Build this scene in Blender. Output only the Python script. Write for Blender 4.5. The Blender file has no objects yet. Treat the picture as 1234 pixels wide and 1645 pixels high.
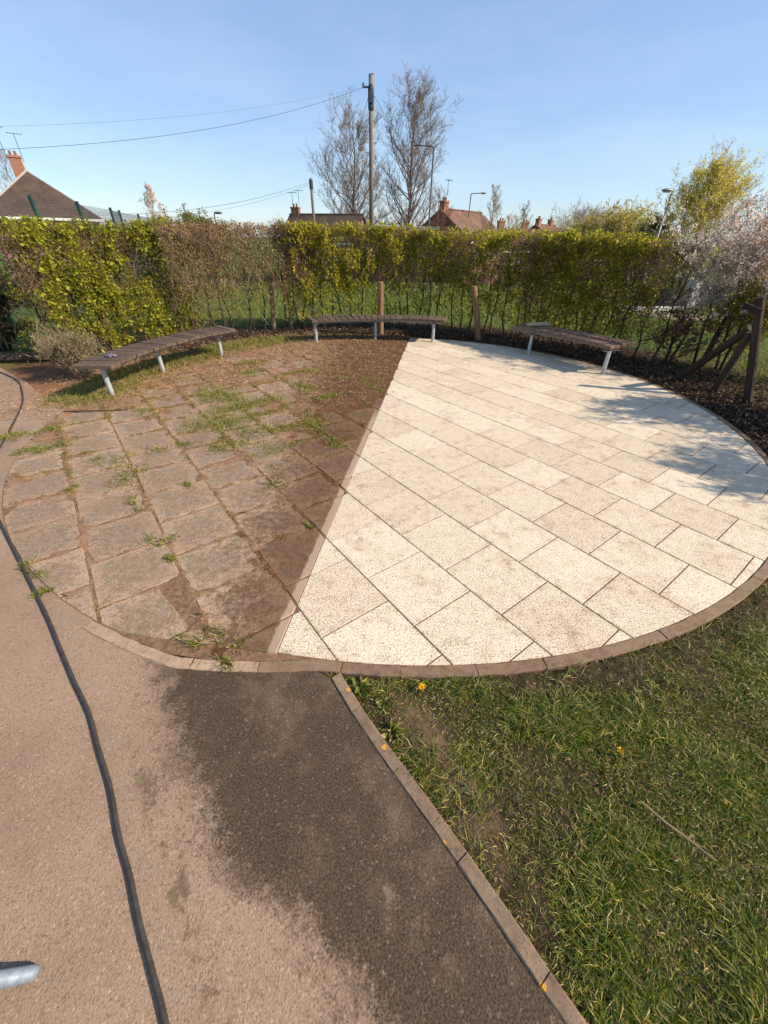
import bpy, math, random
import numpy as np
from mathutils import Matrix, Vector
R = math.radians
random.seed(7)
rng = np.random.default_rng(7)
scn = bpy.context.scene
col = scn.collection

# ------------------------------------------------------------------ camera, sky, sun, exposure
cd = bpy.data.cameras.new('camera')
cd.sensor_fit = 'HORIZONTAL'; cd.sensor_width = 36.0; cd.lens = 36.0 * 630 / 1234
cd.clip_start = 0.02; cd.clip_end = 3000
cam = bpy.data.objects.new('camera', cd); col.objects.link(cam)
cam.matrix_world = Matrix.Translation((0, 0, 1.76)) @ Matrix.Rotation(R(90 - 34.98), 4, 'X') @ Matrix.Rotation(R(0.926), 4, 'Z')
scn.camera = cam

SUN_ELEV = R(35.0)
SUN_DIR = Vector((math.cos(SUN_ELEV) * math.cos(R(-12)), math.cos(SUN_ELEV) * math.sin(R(-12)), math.sin(SUN_ELEV)))   # towards the sun
world = bpy.data.worlds.new('World'); scn.world = world; world.use_nodes = True
wn = world.node_tree; wn.nodes.clear()
wo = wn.nodes.new('ShaderNodeOutputWorld'); bg = wn.nodes.new('ShaderNodeBackground')
sky = wn.nodes.new('ShaderNodeTexSky'); sky.sky_type = 'NISHITA'; sky.sun_disc = False
sky.sun_elevation = SUN_ELEV; sky.sun_rotation = math.atan2(SUN_DIR.x, SUN_DIR.y)
sky.altitude = 60; sky.air_density = 1.0; sky.dust_density = 0.25; sky.ozone_density = 3.0
bg.inputs['Strength'].default_value = 0.106
tc = wn.nodes.new('ShaderNodeTexCoord'); mp = wn.nodes.new('ShaderNodeMapping')
mp.inputs['Scale'].default_value = (1.3, 1.0, 5.0); mp.inputs['Rotation'].default_value = (0.1, 0.25, 0.3)
cn = wn.nodes.new('ShaderNodeTexNoise'); cn.inputs['Scale'].default_value = 1.6; cn.inputs['Detail'].default_value = 7; cn.inputs['Roughness'].default_value = 0.6
cr = wn.nodes.new('ShaderNodeMapRange'); cr.inputs['From Min'].default_value = 0.45; cr.inputs['From Max'].default_value = 0.85; cr.inputs['To Max'].default_value = 0.26
cm = wn.nodes.new('ShaderNodeMix'); cm.data_type = 'RGBA'; cm.inputs['B'].default_value = (5.6, 6.2, 7.2, 1)
L = wn.links.new
L(tc.outputs['Generated'], mp.inputs['Vector']); L(mp.outputs['Vector'], cn.inputs['Vector']); L(cn.outputs['Fac'], cr.inputs['Value'])
fm = wn.nodes.new('ShaderNodeMix'); fm.data_type = 'RGBA'; fm.inputs['Factor'].default_value = 0.36; fm.inputs['B'].default_value = (2.6, 4.0, 6.1, 1)
L(sky.outputs['Color'], fm.inputs['A']); L(cr.outputs['Result'], cm.inputs['Factor']); L(fm.outputs['Result'], cm.inputs['A']); L(cm.outputs['Result'], bg.inputs['Color'])
L(bg.outputs['Background'], wo.inputs['Surface'])

sl = bpy.data.lights.new('sun', 'SUN'); sl.energy = 5.0; sl.angle = R(0.53); sl.color = (1.0, 0.855, 0.65)
so = bpy.data.objects.new('sun', sl); col.objects.link(so)
so.rotation_euler = SUN_DIR.to_track_quat('Z', 'Y').to_euler(); so.location = (20, 3, 15)
vs = scn.view_settings
vs.view_transform = 'Standard'; vs.look = 'None'; vs.gamma = 1.0; vs.use_curve_mapping = False
vs.exposure = 0.64

# ------------------------------------------------------------------ helpers
def tag(o, label=None, cat=None, group=None, kind=None):
    if label: o['label'] = label
    if cat: o['category'] = cat
    if group: o['group'] = group
    if kind: o['kind'] = kind
    return o

def empty(name, loc=(0, 0, 0), rz=0.0):
    o = bpy.data.objects.new(name, None); o.empty_display_size = 0.1
    o.location = loc; o.rotation_euler = (0, 0, rz); col.objects.link(o); return o

def mk(name, V, F, mat=None, parent=None, smooth=False):
    """one mesh object from numpy arrays (equal-sided faces) or python lists"""
    me = bpy.data.meshes.new(name)
    if isinstance(F, np.ndarray):
        V = np.asarray(V, dtype=np.float32); n = F.shape[1]
        me.vertices.add(len(V)); me.vertices.foreach_set('co', V.ravel())
        me.loops.add(F.size); me.loops.foreach_set('vertex_index', F.astype(np.int32).ravel())
        me.polygons.add(len(F)); me.polygons.foreach_set('loop_start', np.arange(0, F.size, n, dtype=np.int32))
        me.polygons.foreach_set('loop_total', np.full(len(F), n, dtype=np.int32))
        me.update(calc_edges=True); me.validate()
    else:
        me.from_pydata([tuple(v) for v in V], [], [tuple(f) for f in F]); me.update()
    if smooth: me.polygons.foreach_set('use_smooth', [True] * len(me.polygons))
    if mat: me.materials.append(mat)
    return inst(name, me, parent)

def inst(name, me, parent=None, loc=(0, 0, 0), rot=(0, 0, 0)):
    o = bpy.data.objects.new(name, me); col.objects.link(o)
    o.location = loc; o.rotation_euler = rot
    if parent: o.parent = parent
    return o

class MB:
    """collects boxes, tubes and prisms into one mesh"""
    def __init__(s): s.v = []; s.f = []
    def add(s, v, f):
        k = len(s.v); s.v += [tuple(p) for p in v]; s.f += [tuple(i + k for i in q) for q in f]; return s
    def box(s, a, b, bev=0.0, M=None):
        (x0, y0, z0), (x1, y1, z1) = a, b
        if bev <= 0:
            v = [(x0,y0,z0),(x1,y0,z0),(x1,y1,z0),(x0,y1,z0),(x0,y0,z1),(x1,y0,z1),(x1,y1,z1),(x0,y1,z1)]
            f = [(3,2,1,0),(4,5,6,7),(0,1,5,4),(1,2,6,5),(2,3,7,6),(3,0,4,7)]
        else:
            c = bev
            v = [(x0,y0,z0),(x1,y0,z0),(x1,y1,z0),(x0,y1,z0),(x0,y0,z1-c),(x1,y0,z1-c),(x1,y1,z1-c),(x0,y1,z1-c),
                 (x0+c,y0+c,z1),(x1-c,y0+c,z1),(x1-c,y1-c,z1),(x0+c,y1-c,z1)]
            f = [(3,2,1,0),(8,9,10,11)]
            for i in range(4):
                j = (i + 1) % 4; f += [(i, j, 4 + j, 4 + i), (4 + i, 4 + j, 8 + j, 8 + i)]
        if M is not None: v = [tuple(M @ Vector(p)) for p in v]
        return s.add(v, f)
    def tube(s, pts, rad, n=8, cap=True):
        pts = [Vector(p) for p in pts]
        if not hasattr(rad, '__len__'): rad = [rad] * len(pts)
        v = []; f = []; up = None
        for i, p in enumerate(pts):
            d = (pts[min(i + 1, len(pts) - 1)] - pts[max(i - 1, 0)]).normalized()
            if up is None: up = d.orthogonal().normalized()
            up = (up - d * up.dot(d)); up = up.normalized() if up.length > 1e-6 else d.orthogonal().normalized()
            w = d.cross(up)
            for k in range(n):
                a = 2 * math.pi * k / n; v.append(p + (up * math.cos(a) + w * math.sin(a)) * rad[i])
        for i in range(len(pts) - 1):
            for k in range(n):
                j = (k + 1) % n; f.append((i*n+k, i*n+j, (i+1)*n+j, (i+1)*n+k))
        if cap: f.append(tuple(range(n - 1, -1, -1))); f.append(tuple(range((len(pts)-1)*n, len(pts)*n)))
        return s.add(v, f)
    def prism(s, poly, z0, z1):
        n = len(poly); v = [(x, y, z0) for x, y in poly] + [(x, y, z1) for x, y in poly]
        f = [tuple(range(n - 1, -1, -1)), tuple(range(n, 2 * n))] + [(i, (i+1) % n, n + (i+1) % n, n + i) for i in range(n)]
        return s.add(v, f)
    def build(s, name, mat, parent=None, smooth=False): return mk(name, s.v, s.f, mat, parent, smooth)

# value noise for geometry
_T2 = rng.random((64, 64)); _T3 = rng.random((32, 32, 32))
def vn2(x, y):
    xi = np.floor(x).astype(int); yi = np.floor(y).astype(int); fx = x - xi; fy = y - yi
    fx = fx * fx * (3 - 2 * fx); fy = fy * fy * (3 - 2 * fy); g = lambda a, b: _T2[a % 64, b % 64]
    return (g(xi, yi) * (1 - fx) + g(xi + 1, yi) * fx) * (1 - fy) + (g(xi, yi + 1) * (1 - fx) + g(xi + 1, yi + 1) * fx) * fy
def fbm2(x, y, o=4):
    s = 0; a = 0.5; t = 0
    for i in range(o): s = s + a * vn2(x * 2**i + 17 * i, y * 2**i + 5 * i); t += a; a *= 0.5
    return s / t
def vn3(x, y, z):
    xi, yi, zi = (np.floor(q).astype(int) for q in (x, y, z)); fx, fy, fz = x - xi, y - yi, z - zi
    g = lambda a, b, c: _T3[a % 32, b % 32, c % 32]; lp = lambda a, b, t: a * (1 - t) + b * t
    return lp(lp(lp(g(xi,yi,zi), g(xi+1,yi,zi), fx), lp(g(xi,yi+1,zi), g(xi+1,yi+1,zi), fx), fy),
              lp(lp(g(xi,yi,zi+1), g(xi+1,yi,zi+1), fx), lp(g(xi,yi+1,zi+1), g(xi+1,yi+1,zi+1), fx), fy), fz)
def sstep(a, b, x):
    t = np.clip((x - a) / (b - a), 0, 1); return t * t * (3 - 2 * t)
def unit(a): return a / np.maximum(np.linalg.norm(a, axis=-1, keepdims=True), 1e-9)
def rdir(n): return unit(rng.normal(size=(n, 3)))

def leaves(C, D, S, W=0.6, fold=0.25, Nrm=None):
    """folded two-triangle leaves: base C, direction D, length S"""
    n = len(C); D = unit(D); S = np.broadcast_to(S, (n,))[:, None]
    Nn = rdir(n) if Nrm is None else Nrm
    side = unit(np.cross(D, Nn)); up = np.cross(side, D)
    tip = C + D * S; mid = C + D * S * 0.45
    a = mid + side * S * W * 0.5 + up * S * fold * 0.5; b = mid - side * S * W * 0.5 + up * S * fold * 0.5
    V = np.stack([C, a, tip, b], 1).reshape(-1, 3); k = np.arange(n)[:, None] * 4
    F = np.concatenate([k + np.array([[0, 1, 2]]), k + np.array([[0, 2, 3]])], 1).reshape(-1, 3)
    return V, F
def blades(C, D, bend, S, W):
    """grass blades: base C, direction D, tip pulled by bend, length S, width W -> 3 triangles"""
    n = len(C); D = unit(D); S = np.broadcast_to(S, (n,))[:, None]; W = np.broadcast_to(W, (n,))[:, None]
    side = unit(np.cross(D, rdir(n)))
    m = C + D * S * 0.55 + bend * S * 0.12; t = C + D * S * 0.85 + bend * S * 0.45
    V = np.stack([C - side * W / 2, C + side * W / 2, m - side * W * 0.42, m + side * W * 0.42, t], 1).reshape(-1, 3)
    k = np.arange(n)[:, None] * 5
    F = np.concatenate([k + np.array([[0, 1, 3]]), k + np.array([[0, 3, 2]]), k + np.array([[2, 3, 4]])], 1).reshape(-1, 3)
    return V, F
def prisms(P0, P1, R0, R1, n=3):
    P0, P1 = np.asarray(P0, float), np.asarray(P1, float); R0 = np.asarray(R0, float)[:, None, None]; R1 = np.asarray(R1, float)[:, None, None]
    d = unit(P1 - P0); ref = np.where(np.abs(d[:, 2:3]) > 0.9, np.array([[1., 0, 0]]), np.array([[0, 0, 1.]]))
    u = unit(np.cross(d, ref)); w = np.cross(d, u)
    a = 2 * np.pi * np.arange(n) / n
    ring = u[:, None, :] * np.cos(a)[None, :, None] + w[:, None, :] * np.sin(a)[None, :, None]
    V = np.concatenate([P0[:, None] + ring * R0, P1[:, None] + ring * R1], 1).reshape(-1, 3)
    k = np.arange(len(P0))[:, None, None] * 2 * n; i = np.arange(n); j = (i + 1) % n
    F = (k + np.stack([i, j, n + j, n + i], 1)[None]).reshape(-1, 4)
    return V, F
def cat(*vf):
    Vs = []; Fs = []; k = 0
    for V, F in vf: Vs.append(V); Fs.append(F + k); k += len(V)
    return np.concatenate(Vs), np.concatenate(Fs)

def crom(P, k=5):
    P = [np.array(p, float) for p in P]; P = [2 * P[0] - P[1]] + P + [2 * P[-1] - P[-2]]; out = []
    for i in range(1, len(P) - 2):
        for t in np.linspace(0, 1, k, endpoint=False):
            a, b, c, d = P[i-1:i+3]; out.append(.5 * (2*b + (c-a)*t + (2*a-5*b+4*c-d)*t*t + (3*b-a-3*c+d)*t**3))
    out.append(P[-2]); return out

# ------------------------------------------------------------------ materials
class NG:
    def __init__(s, name, rough=0.85, spec=0.3):
        s.m = bpy.data.materials.new(name); s.m.use_nodes = True; s.t = s.m.node_tree
        s.b = s.t.nodes['Principled BSDF']; s.b.inputs['Roughness'].default_value = rough
        s.b.inputs['Specular IOR Level'].default_value = spec
    def n(s, kind, **kw):
        x = s.t.nodes.new('ShaderNode' + kind)
        for k, v in kw.items(): setattr(x, k, v)
        return x
    def put(s, sock, v):
        if isinstance(v, bpy.types.NodeSocket): s.t.links.new(v, sock)
        elif v is not None:
            if hasattr(sock.default_value, '__len__') and not hasattr(v, '__len__'): v = [v] * len(sock.default_value)
            if hasattr(v, '__len__') and len(v) == 3 and len(sock.default_value) == 4: v = (*v, 1)
            sock.default_value = v
    def obj(s): return s.n('TexCoord').outputs['Object']
    def pos(s): return s.n('NewGeometry').outputs['Position']
    def island(s): return s.n('NewGeometry').outputs['Random Per Island']
    def rnd(s): return s.n('ObjectInfo').outputs['Random']
    def xyz(s, v):
        x = s.n('SeparateXYZ'); s.put(x.inputs[0], v); return x.outputs
    def noise(s, vec, scale, detail=3, rough=0.55, dist=0.0):
        x = s.n('TexNoise'); s.put(x.inputs['Vector'], vec)
        for k, v in (('Scale', scale), ('Detail', detail), ('Roughness', rough), ('Distortion', dist)): x.inputs[k].default_value = v
        return x.outputs['Fac']
    def voro(s, vec, scale, out='Distance', rnd=1.0):
        x = s.n('TexVoronoi'); s.put(x.inputs['Vector'], vec); x.inputs['Scale'].default_value = scale; x.inputs['Randomness'].default_value = rnd
        return x.outputs[out]
    def ma(s, op, a, b=0.5, c=None):
        x = s.n('Math', operation=op); s.put(x.inputs[0], a); s.put(x.inputs[1], b)
        if c is not None: s.put(x.inputs[2], c)
        return x.outputs[0]
    def mr(s, v, a, b, c=0.0, d=1.0, smooth=True):
        x = s.n('MapRange', interpolation_type='SMOOTHSTEP' if smooth else 'LINEAR')
        for k, q in (('Value', v), ('From Min', a), ('From Max', b), ('To Min', c), ('To Max', d)): s.put(x.inputs[k], q)
        return x.outputs['Result']
    def mix(s, f, a, b, mode='MIX'):
        x = s.n('Mix', data_type='RGBA', blend_type=mode)
        s.put(x.inputs['Factor'], f); s.put(x.inputs['A'], a); s.put(x.inputs['B'], b); return x.outputs['Result']
    def ramp(s, f, stops):
        x = s.n('ValToRGB'); s.put(x.inputs[0], f); e = x.color_ramp.elements
        while len(e) < len(stops): e.new(0.5)
        for q, (p, c) in zip(e, stops): q.position = p; q.color = (*c, 1)
        return x.outputs['Color']
    def scale(s, v, k):
        x = s.n('VectorMath', operation='MULTIPLY'); s.put(x.inputs[0], v); x.inputs[1].default_value = k; return x.outputs[0]
    def bump(s, h, strength=0.4, dist=0.01):
        x = s.n('Bump'); s.put(x.inputs['Height'], h); x.inputs['Strength'].default_value = strength; x.inputs['Distance'].default_value = dist
        s.t.links.new(x.outputs['Normal'], s.b.inputs['Normal'])
    def color(s, c): s.put(s.b.inputs['Base Color'], c); return s
    def rough(s, c): s.put(s.b.inputs['Roughness'], c); return s
    def leafy(s, c, trans=0.45):
        s.color(c); tr = s.n('BsdfTranslucent'); s.put(tr.inputs['Color'], c); mx = s.n('MixShader'); mx.inputs[0].default_value = trans
        out = [x for x in s.t.nodes if x.type == 'OUTPUT_MATERIAL'][0]
        s.t.links.new(s.b.outputs[0], mx.inputs[1]); s.t.links.new(tr.outputs[0], mx.inputs[2]); s.t.links.new(mx.outputs[0], out.inputs['Surface'])
        return s

def plain(name, c, rough=0.8, var=0.25, sc=8, metallic=0.0, bump=0.15, stretch=None):
    g = NG(name, rough); v = g.obj()
    if stretch: v = g.scale(v, stretch)
    n = g.noise(v, sc, 5, 0.65)
    lo = tuple(x * (1 - var) for x in c); hi = tuple(min(1, x * (1 + var)) for x in c)
    g.color(g.ramp(n, [(0.3, lo), (0.7, hi)])); g.b.inputs['Metallic'].default_value = metallic
    if bump: g.bump(n, bump, 0.01)
    return g.m
def leafmat(name, stops, trans=0.45, rough=0.6):
    g = NG(name, rough, 0.35); g.leafy(g.ramp(g.island(), stops), trans); return g.m

# paving frame: d runs along the courses, n across them
TH = R(-52.49)
DV = np.array([math.cos(TH), math.sin(TH)]); NV = np.array([-math.sin(TH), math.cos(TH)])
CX, CY = 0.16, 5.113
CUT = -0.985                      # the straight cut joint: n + d = CUT
RR, RL = 3.935, 4.085             # paving radius on the clean and on the dirty side

def nd_nodes(g):
    p = g.xyz(g.pos())
    n = g.ma('ADD', g.ma('MULTIPLY', p[0], float(NV[0])), g.ma('MULTIPLY', p[1], float(NV[1])))
    d = g.ma('ADD', g.ma('MULTIPLY', p[0], float(DV[0])), g.ma('MULTIPLY', p[1], float(DV[1])))
    return p, g.ma('MULTIPLY', g.ma('SUBTRACT', CUT, g.ma('ADD', n, d)), 0.7071)     # metres to the left of the cut

def mat_clean():
    g = NG('washed_aggregate', 0.8, 0.3); P = g.pos()
    sp = g.noise(P, 100, 4, 0.75); sp2 = g.noise(P, 170, 2, 0.6); big = g.noise(P, 3.2, 5, 0.65); mid = g.noise(P, 14, 5, 0.7); r0 = g.rnd()
    o = g.xyz(g.obj()); e = g.ma('MAXIMUM', g.ma('ABSOLUTE', o[0]), g.ma('ABSOLUTE', o[1]))
    base = g.mix(r0, (0.625, 0.525, 0.395), (0.69, 0.595, 0.462))
    base = g.mix(g.mr(big, 0.48, 0.68, 0, 0.5), base, (0.49, 0.37, 0.265))
    base = g.mix(g.mr(g.ma('ADD', mid, g.ma('MULTIPLY', big, 0.5)), 0.80, 0.98, 0, 0.6), base, (0.36, 0.24, 0.155))
    base = g.mix(g.mr(g.ma('ADD', e, g.ma('MULTIPLY', mid, 0.09)), 0.243, 0.285, 0, 0.5), base, (0.45, 0.33, 0.24))
    dk = g.ma('ADD', sp, g.ma('ADD', g.ma('MULTIPLY', mid, 0.20), g.ma('MULTIPLY', r0, -0.03)))
    base = g.mix(g.mr(dk, 0.60, 0.675, 0, 0.85), base, (0.195, 0.135, 0.095))
    base = g.mix(g.mr(sp2, 0.57, 0.65, 0, 0.8), base, (0.18, 0.13, 0.095))
    base = g.mix(g.mr(sp2, 0.28, 0.42, 0.7, 0), base, (0.80, 0.75, 0.645))
    g.color(base); g.bump(g.ma('ADD', sp, sp2), 0.35, 0.004); return g.m

def mat_dirty():
    g = NG('grimy_paving', 0.9, 0.2); P = g.pos(); p, left = nd_nodes(g)
    o = g.xyz(g.obj()); e = g.ma('MAXIMUM', g.ma('ABSOLUTE', o[0]), g.ma('ABSOLUTE', o[1]))
    n1 = g.noise(P, 4.5, 5, 0.65); n2 = g.noise(P, 22, 5, 0.7); n3 = g.noise(P, 120, 3, 0.7)
    n4 = g.noise(P, 48, 5, 0.75)
    base = g.mix(g.rnd(), (0.345, 0.228, 0.152), (0.44, 0.305, 0.215))
    core = g.ma('ADD', g.ma('MULTIPLY', e, 0.75), g.ma('ADD', g.ma('MULTIPLY', n1, 0.30), g.ma('MULTIPLY', n2, 0.26)))
    cc = g.mix(g.mr(n2, 0.35, 0.65), (0.185, 0.13, 0.088), (0.28, 0.21, 0.15))
    base = g.mix(g.mr(core, 0.36, 0.45, 0.85, 0.0), base, cc)
    base = g.mix(g.mr(n4, 0.50, 0.66, 0, 0.6), base, (0.15, 0.105, 0.075))
    base = g.mix(g.mr(n1, 0.50, 0.66, 0, 0.55), base, (0.19, 0.125, 0.082))
    base = g.mix(g.mr(n3, 0.50, 0.62, 0, 0.75), base, (0.11, 0.08, 0.06))
    base = g.mix(g.mr(n3, 0.30, 0.42, 0.55, 0), base, (0.60, 0.48, 0.37))
    # damp band beside the cut, widening to the back
    wid = g.mr(p[1], 1.0, 8.5, 0.30, 1.55, False)
    dd = g.ma('ADD', left, g.ma('ADD', g.ma('MULTIPLY', g.ma('SUBTRACT', n1, 0.5), 0.9), g.ma('MULTIPLY', g.ma('SUBTRACT', n2, 0.5), 0.8)))
    damp = g.mr(g.ma('DIVIDE', dd, wid), 0.6, 1.4, 1, 0)
    base = g.mix(damp, base, g.mix(n4, (0.36, 0.29, 0.24), (0.72, 0.62, 0.54)), 'MULTIPLY')
    # rinsed strip against the cut
    rin = g.mr(g.ma('ADD', left, g.ma('MULTIPLY', g.ma('SUBTRACT', n2, 0.5), 0.05)), 0.045, 0.06, 0.6, 0)
    rin = g.ma('MULTIPLY', rin, g.mr(p[1], 4.3, 5.0, 1, 0))
    base = g.mix(rin, base, g.mix(n3, (0.36, 0.25, 0.18), (0.54, 0.41, 0.31)))
    g.color(base); g.bump(g.ma('ADD', n2, g.ma('MULTIPLY', n3, 0.6)), 0.45, 0.006); return g.m

def mat_joint_dirt():
    g = NG('dry_moss_dirt', 0.95, 0.1); P = g.pos(); p, left = nd_nodes(g)
    n1 = g.noise(P, 7, 5, 0.7); n2 = g.noise(P, 60, 4, 0.75)
    c = g.ramp(n1, [(0.3, (0.15, 0.085, 0.05)), (0.5, (0.255, 0.15, 0.09)), (0.7, (0.33, 0.225, 0.14))])
    c = g.mix(g.mr(n2, 0.45, 0.70, 0, 0.75), c, (0.10, 0.06, 0.035))
    wid = g.mr(p[1], 1.0, 8.5, 0.30, 1.55, False)
    dd = g.ma('ADD', left, g.ma('MULTIPLY', g.ma('SUBTRACT', n1, 0.5), 1.0))
    c = g.mix(g.mr(g.ma('DIVIDE', dd, wid), 0.7, 1.3, 1, 0), c, (0.50, 0.42, 0.36), 'MULTIPLY')
    g.color(c); g.bump(n2, 0.8, 0.012); return g.m

def mat_asphalt():
    g = NG('worn_tarmac', 0.9, 0.25); P = g.pos(); p = g.xyz(P)
    n1 = g.noise(P, 1.6, 5, 0.6); n2 = g.noise(P, 9, 5, 0.7); n3 = g.noise(P, 150, 4, 0.8); n5 = g.noise(P, 75, 4, 0.7)
    chip = g.voro(P, 150, 'Color'); ch = g.xyz(chip)[0]; cdst = g.voro(P, 150)
    dry = g.mix(g.mr(n1, 0.35, 0.65), (0.262, 0.176, 0.122), (0.325, 0.224, 0.158))
    dry = g.mix(g.mr(n2, 0.52, 0.75, 0, 0.45), dry, (0.205, 0.145, 0.105))
    dry = g.mix(g.mr(n5, 0.50, 0.66, 0, 0.55), dry, (0.15, 0.105, 0.078))
    dry = g.mix(g.mr(n3, 0.50, 0.64, 0, 0.6), dry, (0.12, 0.085, 0.064))
    dry = g.mix(g.mr(n3, 0.30, 0.43, 0.45, 0), dry, (0.44, 0.335, 0.25))
    dry = g.mix(g.mr(ch, 0.93, 0.98, 0, 0.4), dry, (0.48, 0.38, 0.29))
    wet = g.mix(g.mr(n3, 0.36, 0.62), (0.115, 0.074, 0.045), (0.030, 0.019, 0.011))
    wet = g.mix(g.mr(n2, 0.5, 0.72, 0, 0.45), wet, (0.095, 0.062, 0.04))
    wet = g.mix(g.mr(g.noise(P, 2.6, 5, 0.7), 0.46, 0.66, 0, 0.33), wet, dry)
    wet = g.mix(g.mr(ch, 0.955, 0.985, 0, 0.45), wet, (0.24, 0.18, 0.135))
    # damp tarmac: right of a wandering line
    fc = g.n('FloatCurve'); cv = fc.mapping.curves[0]
    pts = [(0.0, -0.02), (0.08, -0.07), (0.17, -0.15), (0.28, -0.33), (0.40, -0.56), (0.58, -0.74), (0.82, -0.93), (1.08, -1.12), (1.3, -1.16)]
    cv.points[0].location = (pts[0][0] / 1.3, (pts[0][1] + 1.5) / 2); cv.points[1].location = (1.0, (pts[-1][1] + 1.5) / 2)
    for a, b in pts[1:-1]: cv.points.new(a / 1.3, (b + 1.5) / 2)
    fc.mapping.update()
    s_in = g.mr(p[1], 0.0, 1.3, 0, 1, False); g.put(fc.inputs['Value'], s_in)
    xb = g.ma('MULTIPLY_ADD', fc.outputs['Value'], 2.0, -1.5)
    wob = g.ma('ADD', g.ma('MULTIPLY', g.ma('SUBTRACT', g.noise(P, 5, 6, 0.75), 0.5), 0.62), g.ma('MULTIPLY', g.ma('SUBTRACT', n2, 0.5), 0.25))
    edge = g.ma('ADD', g.ma('SUBTRACT', p[0], xb), wob)
    edge = g.ma('ADD', edge, g.ma('MULTIPLY', g.ma('SUBTRACT', n5, 0.5), 0.35))
    m = g.mr(edge, -0.09, 0.16, 0, 1)
    # dried islands low in the wet area
    isl = g.ma('MULTIPLY', g.mr(g.noise(P, 4.2, 5, 0.75), 0.54, 0.62), g.mr(p[1], 0.25, 0.45, 1, 0))
    isl = g.ma('MULTIPLY', isl, g.mr(p[0], 0.05, 0.3, 1, 0))
    m = g.ma('MULTIPLY', m, g.ma('SUBTRACT', 1.0, g.ma('MULTIPLY', isl, 0.85)))
    m = g.ma('MULTIPLY', m, g.mr(p[1], 1.10, 1.22, 1, 0.75))
    # narrow algae stain beside the hose
    hx = g.ma('ADD', p[0], g.ma('MULTIPLY', p[1], 0.86)); hs = g.ma('ABSOLUTE', g.ma('SUBTRACT', hx, -0.36))
    st = g.ma('MULTIPLY', g.mr(g.ma('ADD', hs, g.ma('MULTIPLY', g.noise(P, 11, 5, 0.7), 0.16)), 0.10, 0.15, 1, 0), g.mr(p[1], 0.72, 0.85, 1, 0))
    st = g.ma('MULTIPLY', st, g.mr(g.noise(P, 13, 6, 0.85), 0.47, 0.58))
    c = g.mix(g.ma('MULTIPLY', st, 0.75), dry, g.mix(ch, (0.07, 0.05, 0.028), (0.16, 0.11, 0.07)))
    c = g.mix(m, c, wet)
    g.color(c); g.rough(g.mr(m, 0, 1, 0.92, 0.80, False))
    g.bump(g.ma('ADD', g.ma('MULTIPLY', cdst, -0.5), g.ma('ADD', n3, n5)), 0.5, 0.005); return g.m

def mat_kerb(name, lo, hi, lichen=0.0):
    g = NG(name, 0.9, 0.2); P = g.pos(); n1 = g.noise(P, 9, 5, 0.7); n3 = g.noise(P, 130, 3, 0.7)
    c = g.mix(g.mr(n1, 0.3, 0.7), lo, hi); c = g.mix(g.mr(n3, 0.5, 0.68, 0, 0.6), c, tuple(x * 0.45 for x in lo))
    c = g.mix(g.mr(g.noise(P, 28, 5, 0.75), 0.50, 0.66, 0, 0.7), c, (0.085, 0.06, 0.036))
    c = g.mix(g.mr(g.rnd(), 0.0, 1.0, 0, 0.3), c, (0.28, 0.20, 0.135))
    if lichen:
        v = g.voro(P, 19); rd = g.xyz(g.voro(P, 19, 'Color'))[1]
        f = g.mr(g.ma('ADD', v, g.ma('MULTIPLY', g.noise(P, 60, 4, 0.7), 0.25)), 0.30, 0.38, 1, 0)
        c = g.mix(g.ma('MULTIPLY', f, g.mr(rd, 0.62, 0.70, 0, lichen)), c, (0.52, 0.25, 0.035))
    g.color(c); g.bump(n3, 0.4, 0.005); return g.m

def mat_ground():
    g = NG('turf_and_soil', 0.95, 0.1); P = g.pos(); p = g.xyz(P)
    n1 = g.noise(P, 1.3, 5, 0.65); n2 = g.noise(P, 11, 5, 0.7); n3 = g.noise(P, 70, 3, 0.75)
    soil = g.ramp(n2, [(0.3, (0.028, 0.018, 0.012)), (0.55, (0.062, 0.039, 0.025)), (0.75, (0.13, 0.085, 0.055))])
    soil = g.mix(g.mr(n3, 0.5, 0.7, 0, 0.7), soil, (0.03, 0.02, 0.013))
    grass = g.ramp(g.ma('ADD', g.ma('MULTIPLY', n2, 0.6), g.ma('MULTIPLY', n3, 0.4)), [(0.32, (0.035, 0.055, 0.012)), (0.52, (0.085, 0.13, 0.022)), (0.72, (0.17, 0.20, 0.05))])
    dx = g.ma('SUBTRACT', p[0], CX); dy = g.ma('SUBTRACT', p[1], CY)
    r = g.ma('SQRT', g.ma('ADD', g.ma('MULTIPLY', dx, dx), g.ma('MULTIPLY', dy, dy)))
    far = g.mr(g.ma('ADD', r, g.ma('MULTIPLY', n1, 1.2)), 6.1, 7.3)
    far = g.ma('MULTIPLY', far, g.ma('SUBTRACT', 1.0, g.ma('MULTIPLY', g.ma('MULTIPLY', g.mr(p[0], 3.9, 4.4), g.mr(p[1], 8.6, 7.4, 0, 1)), g.mr(n1, 0.42, 0.58, 0.95, 0.3))))
    c = g.mix(far, soil, grass)
    near = g.mr(p[1], 2.2, 3.2, 1, 0)                    # the mown verge beside the path
    c = g.mix(near, c, g.mix(g.mr(n2, 0.4, 0.6, 0.25, 0.7), soil, (0.030, 0.036, 0.012)))
    c = g.mix(g.ma('MULTIPLY', g.mr(p[0], -4.2, -3.4, 1, 0), g.mr(r, 7.2, 5.6)), c, g.mix(n2, (0.19, 0.085, 0.045), (0.34, 0.19, 0.115)))   # reddish litter at the left
    g.color(c); g.bump(g.ma('ADD', n2, n3), 0.9, 0.03); return g.m

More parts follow.
